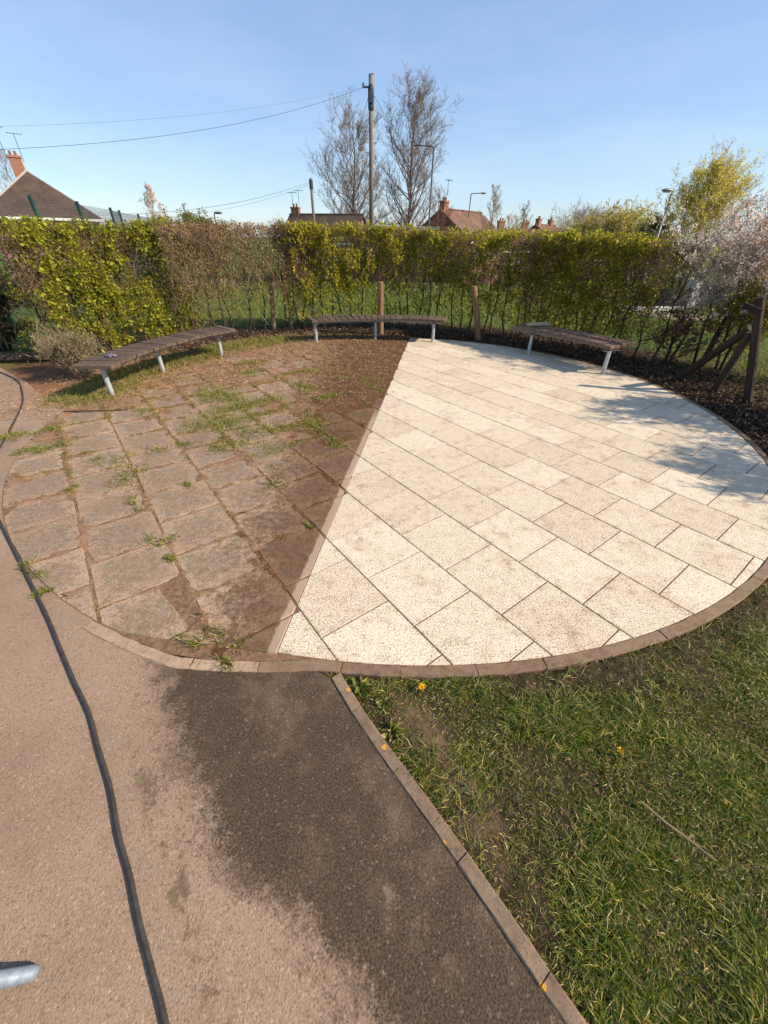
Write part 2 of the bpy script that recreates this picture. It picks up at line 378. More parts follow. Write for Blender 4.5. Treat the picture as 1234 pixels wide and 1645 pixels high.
def mat_wood(name, lo, hi, sc=(3, 40, 40)):
    g = NG(name, 0.85, 0.2); v = g.scale(g.obj(), sc); n = g.noise(v, 1.0, 6, 0.7, 0.6); m = g.noise(g.obj(), 5, 4, 0.6)
    c = g.mix(g.mr(n, 0.3, 0.7), lo, hi); c = g.mix(g.rnd(), c, g.mix(0.22, c, (0.26, 0.18, 0.13)))
    c = g.mix(g.mr(m, 0.55, 0.8, 0, 0.5), c, tuple(x * 0.5 for x in lo))
    g.color(c); g.bump(n, 0.6, 0.004); return g.m

def mat_roof(name, lo, hi, pitch=0.32):
    g = NG(name, 0.9, 0.2); o = g.obj(); p = g.xyz(o); n = g.noise(o, 1.2, 5, 0.7); n2 = g.noise(o, 9, 4, 0.7)
    c = g.mix(g.mr(n, 0.3, 0.7), lo, hi)
    row = g.ma('FRACT', g.ma('DIVIDE', p[2], pitch * 0.55)); c = g.mix(g.mr(row, 0.0, 0.22, 0.65, 0), c, tuple(x * 0.35 for x in lo))
    c = g.mix(g.mr(n2, 0.55, 0.75, 0, 0.5), c, tuple(x * 0.55 for x in lo)); g.color(c); g.bump(row, 0.5, 0.04); return g.m
def mat_brick(name, a, b):
    g = NG(name, 0.9, 0.2); x = g.n('TexBrick'); o = g.xyz(g.obj()); cb = g.n('CombineXYZ')
    g.put(cb.inputs[0], g.ma('ADD', o[0], o[1])); g.put(cb.inputs[1], o[2]); g.put(x.inputs['Vector'], cb.outputs[0])
    x.inputs['Color1'].default_value = (*a, 1); x.inputs['Color2'].default_value = (*b, 1); x.inputs['Mortar'].default_value = (0.33, 0.28, 0.24, 1)
    x.inputs['Scale'].default_value = 4.4; x.inputs['Mortar Size'].default_value = 0.012
    g.color(x.outputs['Color']); return g.m

def mat_verge():
    g = NG('verge_earth', 0.95, 0.1); P = g.pos(); n1 = g.noise(P, 5, 5, 0.65); n2 = g.noise(P, 34, 5, 0.75); n3 = g.noise(P, 120, 3, 0.7)
    c = g.ramp(n2, [(0.30, (0.020, 0.013, 0.008)), (0.5, (0.055, 0.036, 0.022)), (0.7, (0.15, 0.10, 0.062))])
    c = g.mix(g.mr(n1, 0.45, 0.6, 0, 0.5), c, (0.035, 0.034, 0.010)); c = g.mix(g.mr(n3, 0.5, 0.66, 0, 0.6), c, (0.03, 0.02, 0.013))
    c = g.mix(g.mr(n3, 0.27, 0.38, 0.5, 0), c, (0.30, 0.20, 0.13))
    p = g.xyz(P); u = g.ma('DIVIDE', g.ma('ADD', g.ma('SUBTRACT', p[0], 0.615), g.ma('MULTIPLY', p[1], 0.5)), 0.13); v = g.ma('DIVIDE', g.ma('SUBTRACT', p[1], 0.72), 0.36)
    rr = g.ma('ADD', g.ma('ADD', g.ma('MULTIPLY', u, u), g.ma('MULTIPLY', v, v)), g.ma('MULTIPLY', g.ma('SUBTRACT', n1, 0.5), 1.6))
    c = g.mix(g.mr(rr, 0.2, 1.2, 0.7, 0), c, g.mix(n2, (0.085, 0.055, 0.032), (0.27, 0.175, 0.105))); g.color(c); g.bump(g.ma('ADD', n2, n3), 0.8, 0.012); return g.m

M = dict(
    verge=mat_verge(),
    clean=mat_clean(), dirty=mat_dirty(), dirt=mat_joint_dirt(), tarmac=mat_asphalt(), ground=mat_ground(),
    bed=plain('joint_bed', (0.17, 0.098, 0.06), 0.95, 0.5, 40),
    kerb=mat_kerb('kerb_concrete', (0.155, 0.098, 0.066), (0.235, 0.155, 0.108)),
    kerb_pale=mat_kerb('pale_kerb_concrete', (0.32, 0.21, 0.14), (0.45, 0.32, 0.22)),
    edging=mat_kerb('lichened_edging', (0.15, 0.10, 0.068), (0.25, 0.172, 0.12), 0.95),
    slat=mat_wood('weathered_slat', (0.040, 0.028, 0.022), (0.115, 0.082, 0.064), (40, 3, 40)),
    slat_red=mat_wood('brown_weathered_slat', (0.11, 0.064, 0.046), (0.27, 0.168, 0.125), (40, 3, 40)),
    pale_wood=mat_wood('fresh_timber', (0.42, 0.31, 0.19), (0.62, 0.50, 0.34), (3, 40, 40)),
    post=mat_wood('round_timber', (0.15, 0.08, 0.042), (0.30, 0.175, 0.095), (30, 30, 3)),
    post_pale=mat_wood('bleached_timber', (0.17, 0.125, 0.072), (0.30, 0.225, 0.13), (30, 30, 3)),
    dark_wood=mat_wood('dark_timber', (0.016, 0.011, 0.008), (0.05, 0.034, 0.024), (20, 20, 3)),
    galv=plain('galvanised_steel', (0.40, 0.43, 0.45), 0.5, 0.3, 18, 0.3),
    steel=plain('grey_steel', (0.22, 0.22, 0.22), 0.5, 0.25, 10, 0.5),
    blue_steel=plain('dull_zinc_tube', (0.22, 0.255, 0.31), 0.6, 0.4, 26, 0.25),
    rubber=plain('hose_rubber', (0.045, 0.037, 0.033), 0.55, 0.35, 30),
    green_paint=plain('dark_green_paint', (0.012, 0.055, 0.045), 0.5, 0.2, 6),
    wire=plain('wire_black', (0.05, 0.05, 0.06), 0.6, 0.2, 3, bump=0),
    lamp_grey=plain('lamp_grey', (0.10, 0.11, 0.12), 0.5, 0.2, 3, 0.3),
    lamp_light=plain('lamp_pale_grey', (0.24, 0.26, 0.28), 0.5, 0.2, 3, 0.3),
    lens=plain('lamp_lens', (0.75, 0.76, 0.76), 0.3, 0.1, 3, bump=0),
    pole=mat_wood('pole_timber', (0.085, 0.068, 0.055), (0.20, 0.17, 0.145), (20, 20, 1.0)),
    roof1=mat_roof('brown_roof_tiles', (0.060, 0.041, 0.033), (0.10, 0.07, 0.056)),
    roof2=mat_roof('red_brown_roof_tiles', (0.125, 0.070, 0.05), (0.20, 0.12, 0.09)),
    brick=mat_brick('red_brick', (0.25, 0.095, 0.058), (0.32, 0.135, 0.085)),
    brick_dark=mat_brick('dark_brick', (0.16, 0.075, 0.055), (0.22, 0.11, 0.08)),
    white=plain('white_paint', (0.72, 0.72, 0.70), 0.6, 0.08, 4, bump=0),
    glass=plain('window_glass', (0.06, 0.08, 0.10), 0.15, 0.2, 1, bump=0),
    lead=plain('lead_flashing', (0.32, 0.31, 0.30), 0.7, 0.2, 6),
    bark=plain('bark_grey_brown', (0.135, 0.105, 0.085), 0.95, 0.4, 9),
    bark_dark=plain('bark_dark', (0.055, 0.040, 0.030), 0.95, 0.4, 14),
    twig=plain('twig_purple_brown', (0.205, 0.160, 0.135), 0.95, 0.25, 2, bump=0),
    twig_red=plain('twig_red_brown', (0.17, 0.075, 0.05), 0.95, 0.25, 2, bump=0),
    twig_tan=plain('twig_tan', (0.27, 0.185, 0.115), 0.95, 0.3, 2, bump=0),
    twig_hedge=plain('hedge_twig', (0.17, 0.10, 0.058), 0.95, 0.4, 6, bump=0),
    leaf_lime=leafmat('lime_leaf', [(0.0, (0.10, 0.125, 0.012)), (0.35, (0.25, 0.265, 0.02)), (0.7, (0.41, 0.40, 0.035)), (1.0, (0.56, 0.50, 0.07))], 0.5),
    leaf_hedge=leafmat('hedge_leaf', [(0.0, (0.13, 0.14, 0.013)), (0.3, (0.31, 0.315, 0.022)), (0.7, (0.52, 0.47, 0.04)), (1.0, (0.64, 0.50, 0.08))], 0.55),
    leaf_dark=leafmat('dark_hedge_leaf', [(0.0, (0.12, 0.135, 0.012)), (0.45, (0.36, 0.35, 0.024)), (0.85, (0.56, 0.50, 0.04)), (1.0, (0.62, 0.50, 0.08))], 0.6),
    leaf_brown=leafmat('bud_leaf', [(0.0, (0.13, 0.07, 0.035)), (0.5, (0.24, 0.14, 0.06)), (0.75, (0.32, 0.24, 0.06)), (1.0, (0.36, 0.35, 0.04))], 0.35),
    leaf_orange=leafmat('orange_leaf', [(0.0, (0.25, 0.12, 0.03)), (0.6, (0.42, 0.22, 0.05)), (1.0, (0.30, 0.27, 0.05))], 0.4),
    leaf_yellow=leafmat('yellow_green_leaf', [(0.0, (0.46, 0.38, 0.06)), (0.5, (0.68, 0.58, 0.11)), (1.0, (0.82, 0.72, 0.22))], 0.55),
    leaf_willow=leafmat('willow_leaf', [(0.0, (0.34, 0.28, 0.07)), (0.5, (0.52, 0.44, 0.11)), (1.0, (0.66, 0.56, 0.16))], 0.55),
    leaf_olive=leafmat('olive_leaf', [(0.0, (0.10, 0.115, 0.03)), (0.6, (0.21, 0.21, 0.055)), (1.0, (0.32, 0.29, 0.09))], 0.45, 0.5),
    leaf_ever=leafmat('evergreen_leaf', [(0.0, (0.02, 0.035, 0.012)), (0.6, (0.06, 0.085, 0.025)), (1.0, (0.12, 0.12, 0.04))], 0.25, 0.4),
    leaf_shrub=leafmat('pink_green_leaf', [(0.0, (0.03, 0.045, 0.018)), (0.45, (0.09, 0.10, 0.03)), (0.7, (0.20, 0.16, 0.06)), (0.88, (0.42, 0.22, 0.14)), (1.0, (0.50, 0.30, 0.22))], 0.25, 0.45),
    leaf_sage=leafmat('grey_green_leaf', [(0.0, (0.13, 0.13, 0.06)), (0.6, (0.25, 0.24, 0.12)), (1.0, (0.38, 0.32, 0.19))], 0.35),
    blossom=leafmat('blossom_petal', [(0.0, (0.30, 0.22, 0.11)), (0.2, (0.58, 0.42, 0.33)), (0.55, (0.82, 0.66, 0.57)), (1.0, (0.92, 0.85, 0.79))], 0.4),
    litter=leafmat('dead_leaf', [(0.0, (0.03, 0.018, 0.012)), (0.5, (0.075, 0.043, 0.026)), (0.85, (0.15, 0.088, 0.052)), (1.0, (0.27, 0.18, 0.12))], 0.1, 0.9),
    straw=leafmat('dry_straw', [(0.0, (0.19, 0.10, 0.055)), (0.5, (0.36, 0.21, 0.115)), (0.85, (0.48, 0.33, 0.19)), (1.0, (0.58, 0.46, 0.28))], 0.15, 0.9),
    blade=leafmat('turf_blade', [(0.0, (0.050, 0.090, 0.008)), (0.44, (0.10, 0.16, 0.011)), (0.68, (0.20, 0.235, 0.018)), (0.82, (0.35, 0.29, 0.045)), (0.93, (0.50, 0.37, 0.13)), (1.0, (0.64, 0.52, 0.25))], 0.3, 0.5),
    blade_dry=leafmat('mixed_turf_blade', [(0.0, (0.07, 0.07, 0.018)), (0.30, (0.16, 0.14, 0.035)), (0.6, (0.29, 0.20, 0.075)), (0.85, (0.42, 0.28, 0.13)), (1.0, (0.58, 0.44, 0.25))], 0.25, 0.6),
    weed=leafmat('weed_blade', [(0.0, (0.08, 0.105, 0.016)), (0.45, (0.19, 0.21, 0.03)), (0.75, (0.33, 0.31, 0.06)), (1.0, (0.50, 0.38, 0.17))], 0.4),
    flower=plain('dandelion_yellow', (0.75, 0.42, 0.01), 0.7, 0.1, 20, bump=0),
    cloth=plain('purple_grey_cloth', (0.13, 0.11, 0.17), 0.9, 0.3, 25),
    slate=plain('dark_panel', (0.022, 0.026, 0.034), 0.5, 0.3, 3),
    render=plain('pale_render', (0.50, 0.50, 0.50), 0.9, 0.15, 3),
    pavement=plain('far_pavement', (0.42, 0.32, 0.26), 0.9, 0.2, 3),
)

# ------------------------------------------------------------------ the setting: ground, path, patio
def gz(x, y):
    r = np.hypot(np.asarray(x, float) - CX, np.asarray(y, float) - CY)
    return -0.035 - 2.45 * sstep(13, 50, r)

radii = [0, 3.0, 4.0, 4.4, 5, 5.6, 6.3, 7, 8, 9.5, 11, 13, 15, 17.5, 20, 23, 26, 30, 34, 38, 43, 48, 54, 62, 75, 95, 130, 200, 350, 700, 1500]
NA = 96
V = []; F = []
for r in radii:
    for k in range(NA):
        a = 2 * math.pi * k / NA; x, y = CX + r * math.cos(a), CY + r * math.sin(a); V.append((x, y, float(gz(x, y))))
for i in range(len(radii) - 1):
    for k in range(NA):
        j = (k + 1) % NA; F.append((i*NA+k, (i+1)*NA+k, (i+1)*NA+j, i*NA+j))
ground = mk('ground', V, F, M['ground'], smooth=True); tag(ground, kind='structure')

def Rk(a):                                     # paving radius by angle in degrees
    a = ((a + 180) % 360) - 180
    if -97 < a < 95: return RR
    if -107 <= a <= -97: return RR + (RL - RR) * (-97 - a) / 10
    return RL
def ring(a, r): return (CX + r * math.cos(R(a)), CY + r * math.sin(R(a)))

# tarmac path: right side along the edging, then round the patio
EDGE = [(-0.245, 1.10), (-0.135, 0.935), (-0.045, 0.815), (0.065, 0.675), (0.17, 0.545), (0.27, 0.415), (0.375, 0.275), (0.47, 0.145), (0.56, 0.02), (0.78, -0.33), (1.05, -0.80), (1.5, -1.6)]
EDGE_F = [tuple(q) for q in crom(EDGE, 4)]
poly = EDGE_F + [(1.5, -4.0), (-9.5, -4.0), (-9.5, 7.6), (-7.4, 7.1), (-6.1, 6.33), (-5.2, 5.66), (-4.55, 5.1)]
poly += [ring(a, Rk(a) + (0.066 if a > 244 else -0.04)) for a in range(180, 257, 3)] + [ring(a, Rk(a) + 0.066) for a in np.arange(257, 264.4, 1.5)]
path = mk('path', [(x, y, -0.006) for x, y in poly], [tuple(range(len(poly)))[::-1]], M['tarmac']); tag(path, kind='structure')
if path.data.polygons[0].normal.z < 0: path.data.flip_normals()

def strip_stone(a, b, wa, name, parent, mat, z0, z1, gap=0.004, bev=0.006):
    """edging stone along the segment a-b, lying to its right"""
    a = np.array(a); b = np.array(b); t = unit((b - a)[None])[0]; n = np.array([-t[1], t[0]]); a = a + t * gap / 2; b = b - t * gap / 2
    c = [a, b, b + n * wa, a + n * wa]; m = sum(c) / 4
    lo = [(p[0], p[1], z0) for p in c]; md = [(p[0], p[1], z1 - bev) for p in c]; hi = [(*(p + (m - p) * min(0.45, bev / max(np.linalg.norm(m - p), 1e-3)) * 1.3), z1) for p in c]
    v = lo + md + hi; f = [(8, 9, 10, 11)] + [q for i in range(4) for q in ((i, (i+1) % 4, 4 + (i+1) % 4, 4 + i), (4 + i, 4 + (i+1) % 4, 8 + (i+1) % 4, 8 + i))]
    o = mk(name, v, f, mat, parent)
    return o
# edging: stones of ~0.3-0.45 m between the joints seen in the photograph, each built of the polyline pieces it spans
stones = [(0, 1), (1, 5), (5, 7), (7, 9), (9, 10), (10, 11)]
def poly_stone(pts, w, name, parent, mat, z0, z1, gap=0.0015, bev=0.004):
    P = [np.array(p, float) for p in pts]; t0 = unit((P[1] - P[0])[None])[0]; t1 = unit((P[-1] - P[-2])[None])[0]
    P[0] = P[0] + t0 * gap / 2; P[-1] = P[-1] - t1 * gap / 2
    rows = []
    for i, p in enumerate(P):
        t = unit((P[min(i + 1, len(P) - 1)] - P[max(i - 1, 0)])[None])[0]; n = np.array([-t[1], t[0]]); q = p + n * w
        bz = random.uniform(0, .0035); bw = bev * random.uniform(.6, 1.8)
        e0 = t * .4 * (bev if i == 0 else -bev if i == len(P) - 1 else 0)
        rows.append([(*p, z0), (*p, z1 - bev - bz), (*(p + n * bw + e0), z1 - bz * .5), (*(q - n * bw + e0), z1 - bz * .3), (*q, z1 - bev - bz), (*q, z0)])
    v = [c for r in rows for c in r]; f = []
    for i in range(len(P) - 1):
        for k in range(5): f.append((i*6+k, i*6+k+1, (i+1)*6+k+1, (i+1)*6+k))
    f.append((0, 1, 2, 3, 4, 5)[::-1]); L_ = (len(P) - 1) * 6; f.append(tuple(L_ + k for k in range(6)))
    o = mk(name, v, f, mat, parent); o.data.flip_normals() if o.data.polygons[2].normal.z < 0 else None
    return o
for i, (a, b) in enumerate(stones):
    poly_stone(EDGE_F[4 * a:4 * b + 1], 0.052, 'edging_stone', path, M['edging'], -0.12, 0.003 - 0.002 * (i % 2))

# bed under the slabs; every slab and kerb stone is a part of the patio
patio = MB().prism([ring(a, Rk(a) + 0.003) for a in range(0, 360, 3)], -0.10, -0.0055).build('patio', M['bed']); tag(patio, kind='structure')

def clip_half(poly, a, b, c):                  # keep a*x + b*y <= c
    out = []
    for i in range(len(poly)):
        p, q = poly[i], poly[(i + 1) % len(poly)]; sp = a * p[0] + b * p[1] - c; sq = a * q[0] + b * q[1] - c
        if sp <= 0: out.append(p)
        if sp * sq < 0: t = sp / (sp - sq); out.append((p[0] + (q[0] - p[0]) * t, p[1] + (q[1] - p[1]) * t))
    return out
def area(p): return 0.5 * sum(p[i][0] * p[(i+1) % len(p)][1] - p[(i+1) % len(p)][0] * p[i][1] for i in range(len(p)))
cn_, cdd = np.array([CX, CY]) @ NV, np.array([CX, CY]) @ DV
def nk(k): return 0.55 + (0.4535 if k >= 0 else 0.466) * k
def joff(k): return 0.12 + 0.006 * k + (0.229 if k % 2 else 0.0)
for k in range(-4, 16):
    for j in range(-26, 4):
        n0, n1 = nk(k), nk(k + 1); d0 = joff(k) + 0.458 * j; d1 = d0 + 0.458
        if math.hypot((n0 + n1) / 2 - cn_, (d0 + d1) / 2 - cdd) > 4.6: continue
        for side in (1, -1):                   # 1 clean, -1 dirty
            gap = 0.0035 if side == 1 else 0.006
            gn = gap * (.72 if side == 1 else 1); q = [(d0 + gap, n0 + gn), (d1 - gap, n0 + gn), (d1 - gap, n1 - gn), (d0 + gap, n1 - gn)]
            q = clip_half(q, -side, -side, -side * CUT - 0.0025)
            rad = RR if side == 1 else RL
            if len(q) > 2 and any(math.hypot(x - cdd, y - cn_) > rad - .16 for x, y in q):
                for t in np.arange(0, 360, 3.0):
                    if len(q) < 3: break
                    ux, uy = math.cos(R(t)), math.sin(R(t)); q = clip_half(q, ux, uy, ux * cdd + uy * cn_ + (rad if side == 1 else Rk(t + math.degrees(TH))))
            if len(q) < 3 or area(q) < 0.0025: continue
            mx, mn = (d0 + d1) / 2, (n0 + n1) / 2
            loc = [(x - mx, y - mn) for x, y in q]; m = len(loc); gx = sum(p[0] for p in loc) / m; gy = sum(p[1] for p in loc) / m
            bv = 0.004 if side == 1 else 0.009
            ins = [(x + (gx - x) * bv / max(math.hypot(gx - x, gy - y), 0.02), y + (gy - y) * bv / max(math.hypot(gx - x, gy - y), 0.02)) for x, y in loc]
            v = [(x, y, -0.05) for x, y in loc] + [(x, y, -bv * 0.8) for x, y in loc] + [(x, y, 0) for x, y in ins]
            f = [tuple(range(2 * m, 3 * m))] + [p for i in range(m) for p in ((i, (i+1) % m, m + (i+1) % m, m + i), (m + i, m + (i+1) % m, 2*m + (i+1) % m, 2*m + i))]
            o = mk('paving_slab', v, f, M['clean'] if side == 1 else M['dirty'], patio)
            w = DV * mx + NV * mn; jt = 0.0008 if side == 1 else 0.004
            o.location = (w[0], w[1], random.uniform(-jt, jt)); o.rotation_euler = (random.gauss(0, jt * 1.3), random.gauss(0, jt * 1.3), TH)

ks = [-115.7, -110.6, -105.7, -101.0, -97.2, -95.2, -90.9, -85.4, -80.3, -75, -69.7, -65.1, -60.3, -55.6, -51]
ks += [-51 + 5.1 * i for i in range(1, 29)]
for a, b in zip(ks[:-1], ks[1:]):
    pts = [ring(t, Rk(t) + 0.066 + random.uniform(-.0025, .0025)) for t in np.linspace(a, b, 7)]
    z1 = (0.004 if a > -97 else -0.0015) + random.uniform(-0.003, 0.003)
    poly_stone(pts, 0.062, 'kerb_stone', patio, M['kerb_pale'] if b <= -100 else M['kerb'], -0.13, z1)

# ------------------------------------------------------------------ dirt, litter and weeds on the unwashed half
def to_nd(x, y): return x * NV[0] + y * NV[1], x * DV[0] + y * DV[1]
def joint_dist(x, y):
    n, d = to_nd(x, y); k = np.where(n >= 0.55, np.floor((n - 0.55) / 0.4535), np.floor((n - 0.55) / 0.466)).astype(int)
    n0 = np.where(k >= 0, 0.55 + 0.4535 * k, 0.55 + 0.466 * k); h = np.where(k >= 0, 0.4535, 0.466)
    dn = np.minimum(n - n0, n0 + h - n); off = 0.12 + 0.006 * k + np.where(k % 2, 0.229, 0.0); u = (d - off) / 0.458; u = u - np.floor(u)
    return np.minimum(dn, np.minimum(u, 1 - u) * 0.458)
def left_of_cut(x, y):
    n, d = to_nd(x, y); return (CUT - (n + d)) * 0.7071
def dirt_z(x, y):
    jd = joint_dist(x, y); r = np.hypot(x - CX, y - CY); lf = left_of_cut(x, y)
    f = fbm2(x * 2.1 + 3, y * 2.1 + 9, 5); f2 = fbm2(x * 11, y * 11, 3)
    cover = 0.08 + 0.47 * sstep(3.2, 6.6, y) + 0.30 * sstep(3.3, 4.0, r) * sstep(1.6, 3.0, y) + 0.10 * sstep(2.4, 4.2, y) - 0.14 * sstep(2.6, 1.2, y)
    cover = cover + 0.42 * sstep(1.5, 0.4, lf) * sstep(3.4, 5.4, y) + 0.05
    z = -0.0135 + 0.016 * np.exp(-(jd / (0.014 + 0.034 * f2))**2) * (0.45 + f2) + 0.034 * (f - 0.67 + cover) + 0.016 * (f2 - 0.5)
    z = np.where(lf < 0.07, z - 0.02 * (1 - sstep(4.6, 5.4, y)), z)
    return np.clip(z, -0.02, 0.016)
h = 0.026
gx = np.arange(-4.15, 0.75, h); gy = np.arange(1.0, 9.25, h); X, Y = np.meshgrid(gx, gy, indexing='ij')
X = X + rng.uniform(-.25, .25, X.shape) * h; Y = Y + rng.uniform(-.25, .25, Y.shape) * h
Z = dirt_z(X, Y); ok = (np.hypot(X - CX, Y - CY) < RL - 0.004) & (left_of_cut(X, Y) > -0.012 * (Y < 5) - 0.11 * (Y >= 5) * np.maximum(0, fbm2(X * 6, Y * 6, 5) - .35))
idx = np.arange(X.size).reshape(X.shape); q = ok[:-1, :-1] & ok[1:, :-1] & ok[1:, 1:] & ok[:-1, 1:]
Fq = np.stack([idx[:-1, :-1], idx[1:, :-1], idx[1:, 1:], idx[:-1, 1:]], -1)[q]
used = np.unique(Fq); remap = np.full(X.size, -1); remap[used] = np.arange(len(used))
dl = mk('dirt_layer', np.stack([X.ravel(), Y.ravel(), Z.ravel()], 1)[used], remap[Fq], M['dirt'], smooth=True)
tag(dl, 'dry brown moss and dirt filling joints of the unwashed paving', 'dirt', kind='stuff')

def sample_left(n):
    a = rng.uniform(0, 2 * np.pi, n); r = np.sqrt(rng.uniform(0, 1, n)) * (RL - 0.02); x, y = CX + r * np.cos(a), CY + r * np.sin(a)
    m = left_of_cut(x, y) > 0.03; return x[m], y[m]
x, y = sample_left(230000); z = dirt_z(x, y); pr = sstep(-0.005, 0.010, z); m = rng.random(len(x)) < pr * 0.75 * (1 - .7 * sstep(1.5, .5, left_of_cut(x, y))); x, y, z = x[m], y[m], z[m]
D = np.stack([rng.normal(size=len(x)), rng.normal(size=len(x)), rng.uniform(-.05, .45, len(x))], 1)
V_, F_ = blades(np.stack([x, y, np.maximum(z, 0) + 0.002], 1), D, rdir(len(x)) * 0.5, rng.uniform(.010, .040, len(x)) * (1 + .8 * sstep(3.5, 6, y)), rng.uniform(.0014, .0032, len(x)) * (1 + .7 * sstep(3.5, 6, y)))
tag(mk('dry_grass_litter', V_, F_, M['straw']), 'dry straw and needle litter over the unwashed paving', 'litter', kind='stuff')

def tuft_pts(cx, cy, rad, n):
    k = max(3, n // 40); hx = rng.normal(0, rad * .55, k); hy = rng.normal(0, rad * .55, k); i = rng.integers(0, k, n)
    t = TH + (math.pi / 2 if rng.random() < .5 else 0); u = hx[i] * 1.35 + rng.normal(0, rad * .22, n); v = hy[i] * .55 + rng.normal(0, rad * .18, n)
    return cx + u * math.cos(t) - v * math.sin(t), cy + u * math.sin(t) + v * math.cos(t)
def tuft(cx, cy, rad, n, hmin, hmax, w=0.004, z=None):
    x, y = tuft_pts(cx, cy, rad, n); zz = (np.maximum(dirt_z(x, y), -0.004) if z is None else np.full(n, z))
    o = np.stack([x - cx, y - cy, np.zeros(n)], 1) / rad
    D = o * 0.25 + rdir(n) * 0.8 + np.array([0, 0, 0.55]); D[:, 2] = np.abs(D[:, 2])
    b = o * 0.3 + rdir(n) * 0.7 - np.array([0, 0, 0.2])
    return blades(np.stack([x, y, zz], 1), D, b, rng.uniform(hmin, hmax, n), rng.uniform(w * .6, w * 1.3, n))
spots = [(-3.32,3.6,.10),(-2.94,4.57,.09),(-2.21,3.57,.08),(-2.46,3.23,.10),(-2.25,3.0,.14),(-1.94,4.62,.16),(-1.56,3.9,.14),(-1.68,3.59,.12),
  (-1.06,3.61,.12),(-1.3,4.07,.16),(-.85,4.27,.13),(-.91,2.94,.07),(-1.57,2.11,.06),(-2.19,1.8,.06),(-.98,1.32,.05),(-.84,1.31,.06),(-3.73,4.87,.13),(-2.37,5.05,.14),
  (-2.14,6.21,.10),(-2.19,4.21,.12),(-2.05,5.06,.16),(-2.29,5.18,.14),(-2.34,6.75,.12),(-1.42,6.25,.12),(-3.89,3.81,.09),(-1.75,4.9,.16),(-1.6,4.4,.14),(-1.2,5.6,.12),(-1.85,4.25,.14),(-.7,5.2,.10),(-.55,3.75,.07),(-2.6,2.75,.05),(-1.95,2.55,.05),(-2.75,3.3,.06)]
parts = [tuft(a, b, c * 1.8, int((26000 * c * c + 420 * c * 4) * (1.5 if b > 3.4 else 1)), .014, .062, .0046) for a, b, c in spots]
# small shoots along the joints
x, y = sample_left(40000); jd = joint_dist(x, y); f = fbm2(x * 1.7 + 40, y * 1.7 + 3, 3)
m = (jd < 0.02) & (rng.random(len(x)) < 1.0 * sstep(0.48, 0.64, f) * (0.15 + sstep(2.3, 3.2, y)) * (1 - 0.7 * sstep(6.3, 7.5, y)))
for a, b in zip(x[m], y[m]): parts.append(tuft(a, b, .045, 26, .008, .032, .0036))
V_, F_ = cat(*parts)
tag(mk('joint_weeds', V_, F_, M['weed']), 'green grass weeds sprouting from joints of the unwashed paving', 'weeds', kind='stuff')
# the clumps that stand alone
for cx_, cy_, rd, n_, lab in [(-1.41, 1.93, .045, 260, 'small round bright green weed alone in the joint near the bottom left slabs'),
                              (-2.01, 1.64, .06, 170, 'low green weed tuft at the path edge right beside the hose'),
                              (-.56, 2.32, .06, 120, 'flat green grass tuft touching the rinsed strip by the cut joint'),
                              (-1.69, 2.86, .065, 320, 'spreading green grass clump on a joint in the middle of the grey slabs'),
                              (-3.65, 3.98, .08, 420, 'leafy green weed clump at the far left edge of the paving')]:
    V_, F_ = tuft(cx_, cy_, rd * .6, n_ * 2, .012, .045)
    V_ = V_ - np.array([cx_, cy_, 0]); o = mk('weed_tuft', V_, F_, M['weed']); o.location = (cx_, cy_, 0); tag(o, lab, 'weed', 'single weeds in the paving')

# rough grass under and behind the left bench, and along the back of the paving
parts = []
for a in np.arange(120, 184, 0.22):
    for _ in range(2):
        r = rng.uniform(3.72, 4.5); p = ring(a + rng.uniform(-1, 1), r); parts.append(tuft(p[0], p[1], .08, 34, .05, .17, .0045, z=-0.01))
for a in np.arange(98, 121, 0.5):
    p = ring(a + rng.uniform(-1, 1), rng.uniform(3.95, 4.5)); parts.append(tuft(p[0], p[1], .08, 20, .03, .10, .0045, z=-0.01))
V_, F_ = cat(*parts)
tag(mk('rough_grass', V_, F_, M['weed']), 'rough green grass growing beneath and behind the left bench', 'grass', kind='stuff')
n = 9000; a = rng.uniform(112, 188, n); r = rng.uniform(3.5, 4.7, n); m = fbm2(a * .3, r * 3) > .42; a, r = a[m], r[m]; n = len(a)
x, y = CX + r * np.cos(np.radians(a)), CY + r * np.sin(np.radians(a))
D = np.stack([rng.normal(size=n), rng.normal(size=n), rng.uniform(0, .8, n)], 1)
V_, F_ = blades(np.stack([x, y, np.full(n, .002)], 1), D, rdir(n) * .6, rng.uniform(.05, .15, n), rng.uniform(.002, .005, n))
tag(mk('dead_grass', V_, F_, M['straw']), 'bleached dead grass around the legs of the left bench', 'grass', kind='stuff')

# dead leaves under the hedge and round the right of the patio
n = 26000; a = rng.uniform(-35, 158, n); r = 4.03 + np.abs(rng.normal(0, 0.9, n)); x, y = CX + r * np.cos(np.radians(a)), CY + r * np.sin(np.radians(a))
D = np.stack([rng.normal(size=n), rng.normal(size=n), rng.normal(0, .35, n)], 1); Nn = unit(np.stack([rng.normal(0, .5, n), rng.normal(0, .5, n), np.ones(n)], 1))
V_, F_ = leaves(np.stack([x, y, -0.028 + rng.uniform(0, .03, n)], 1), D, rng.uniform(.025, .065, n), .6, .5, Nn)
n2_ = 7000; a2 = rng.uniform(150, 192, n2_); r2 = rng.uniform(4.05, 5.6, n2_) ; k2 = fbm2(a2 * .25, r2 * 2.4) > .40; a2, r2 = a2[k2], r2[k2]; n2_ = len(a2)
D2 = np.stack([rng.normal(size=n2_), rng.normal(size=n2_), rng.uniform(-.05, .3, n2_)], 1)
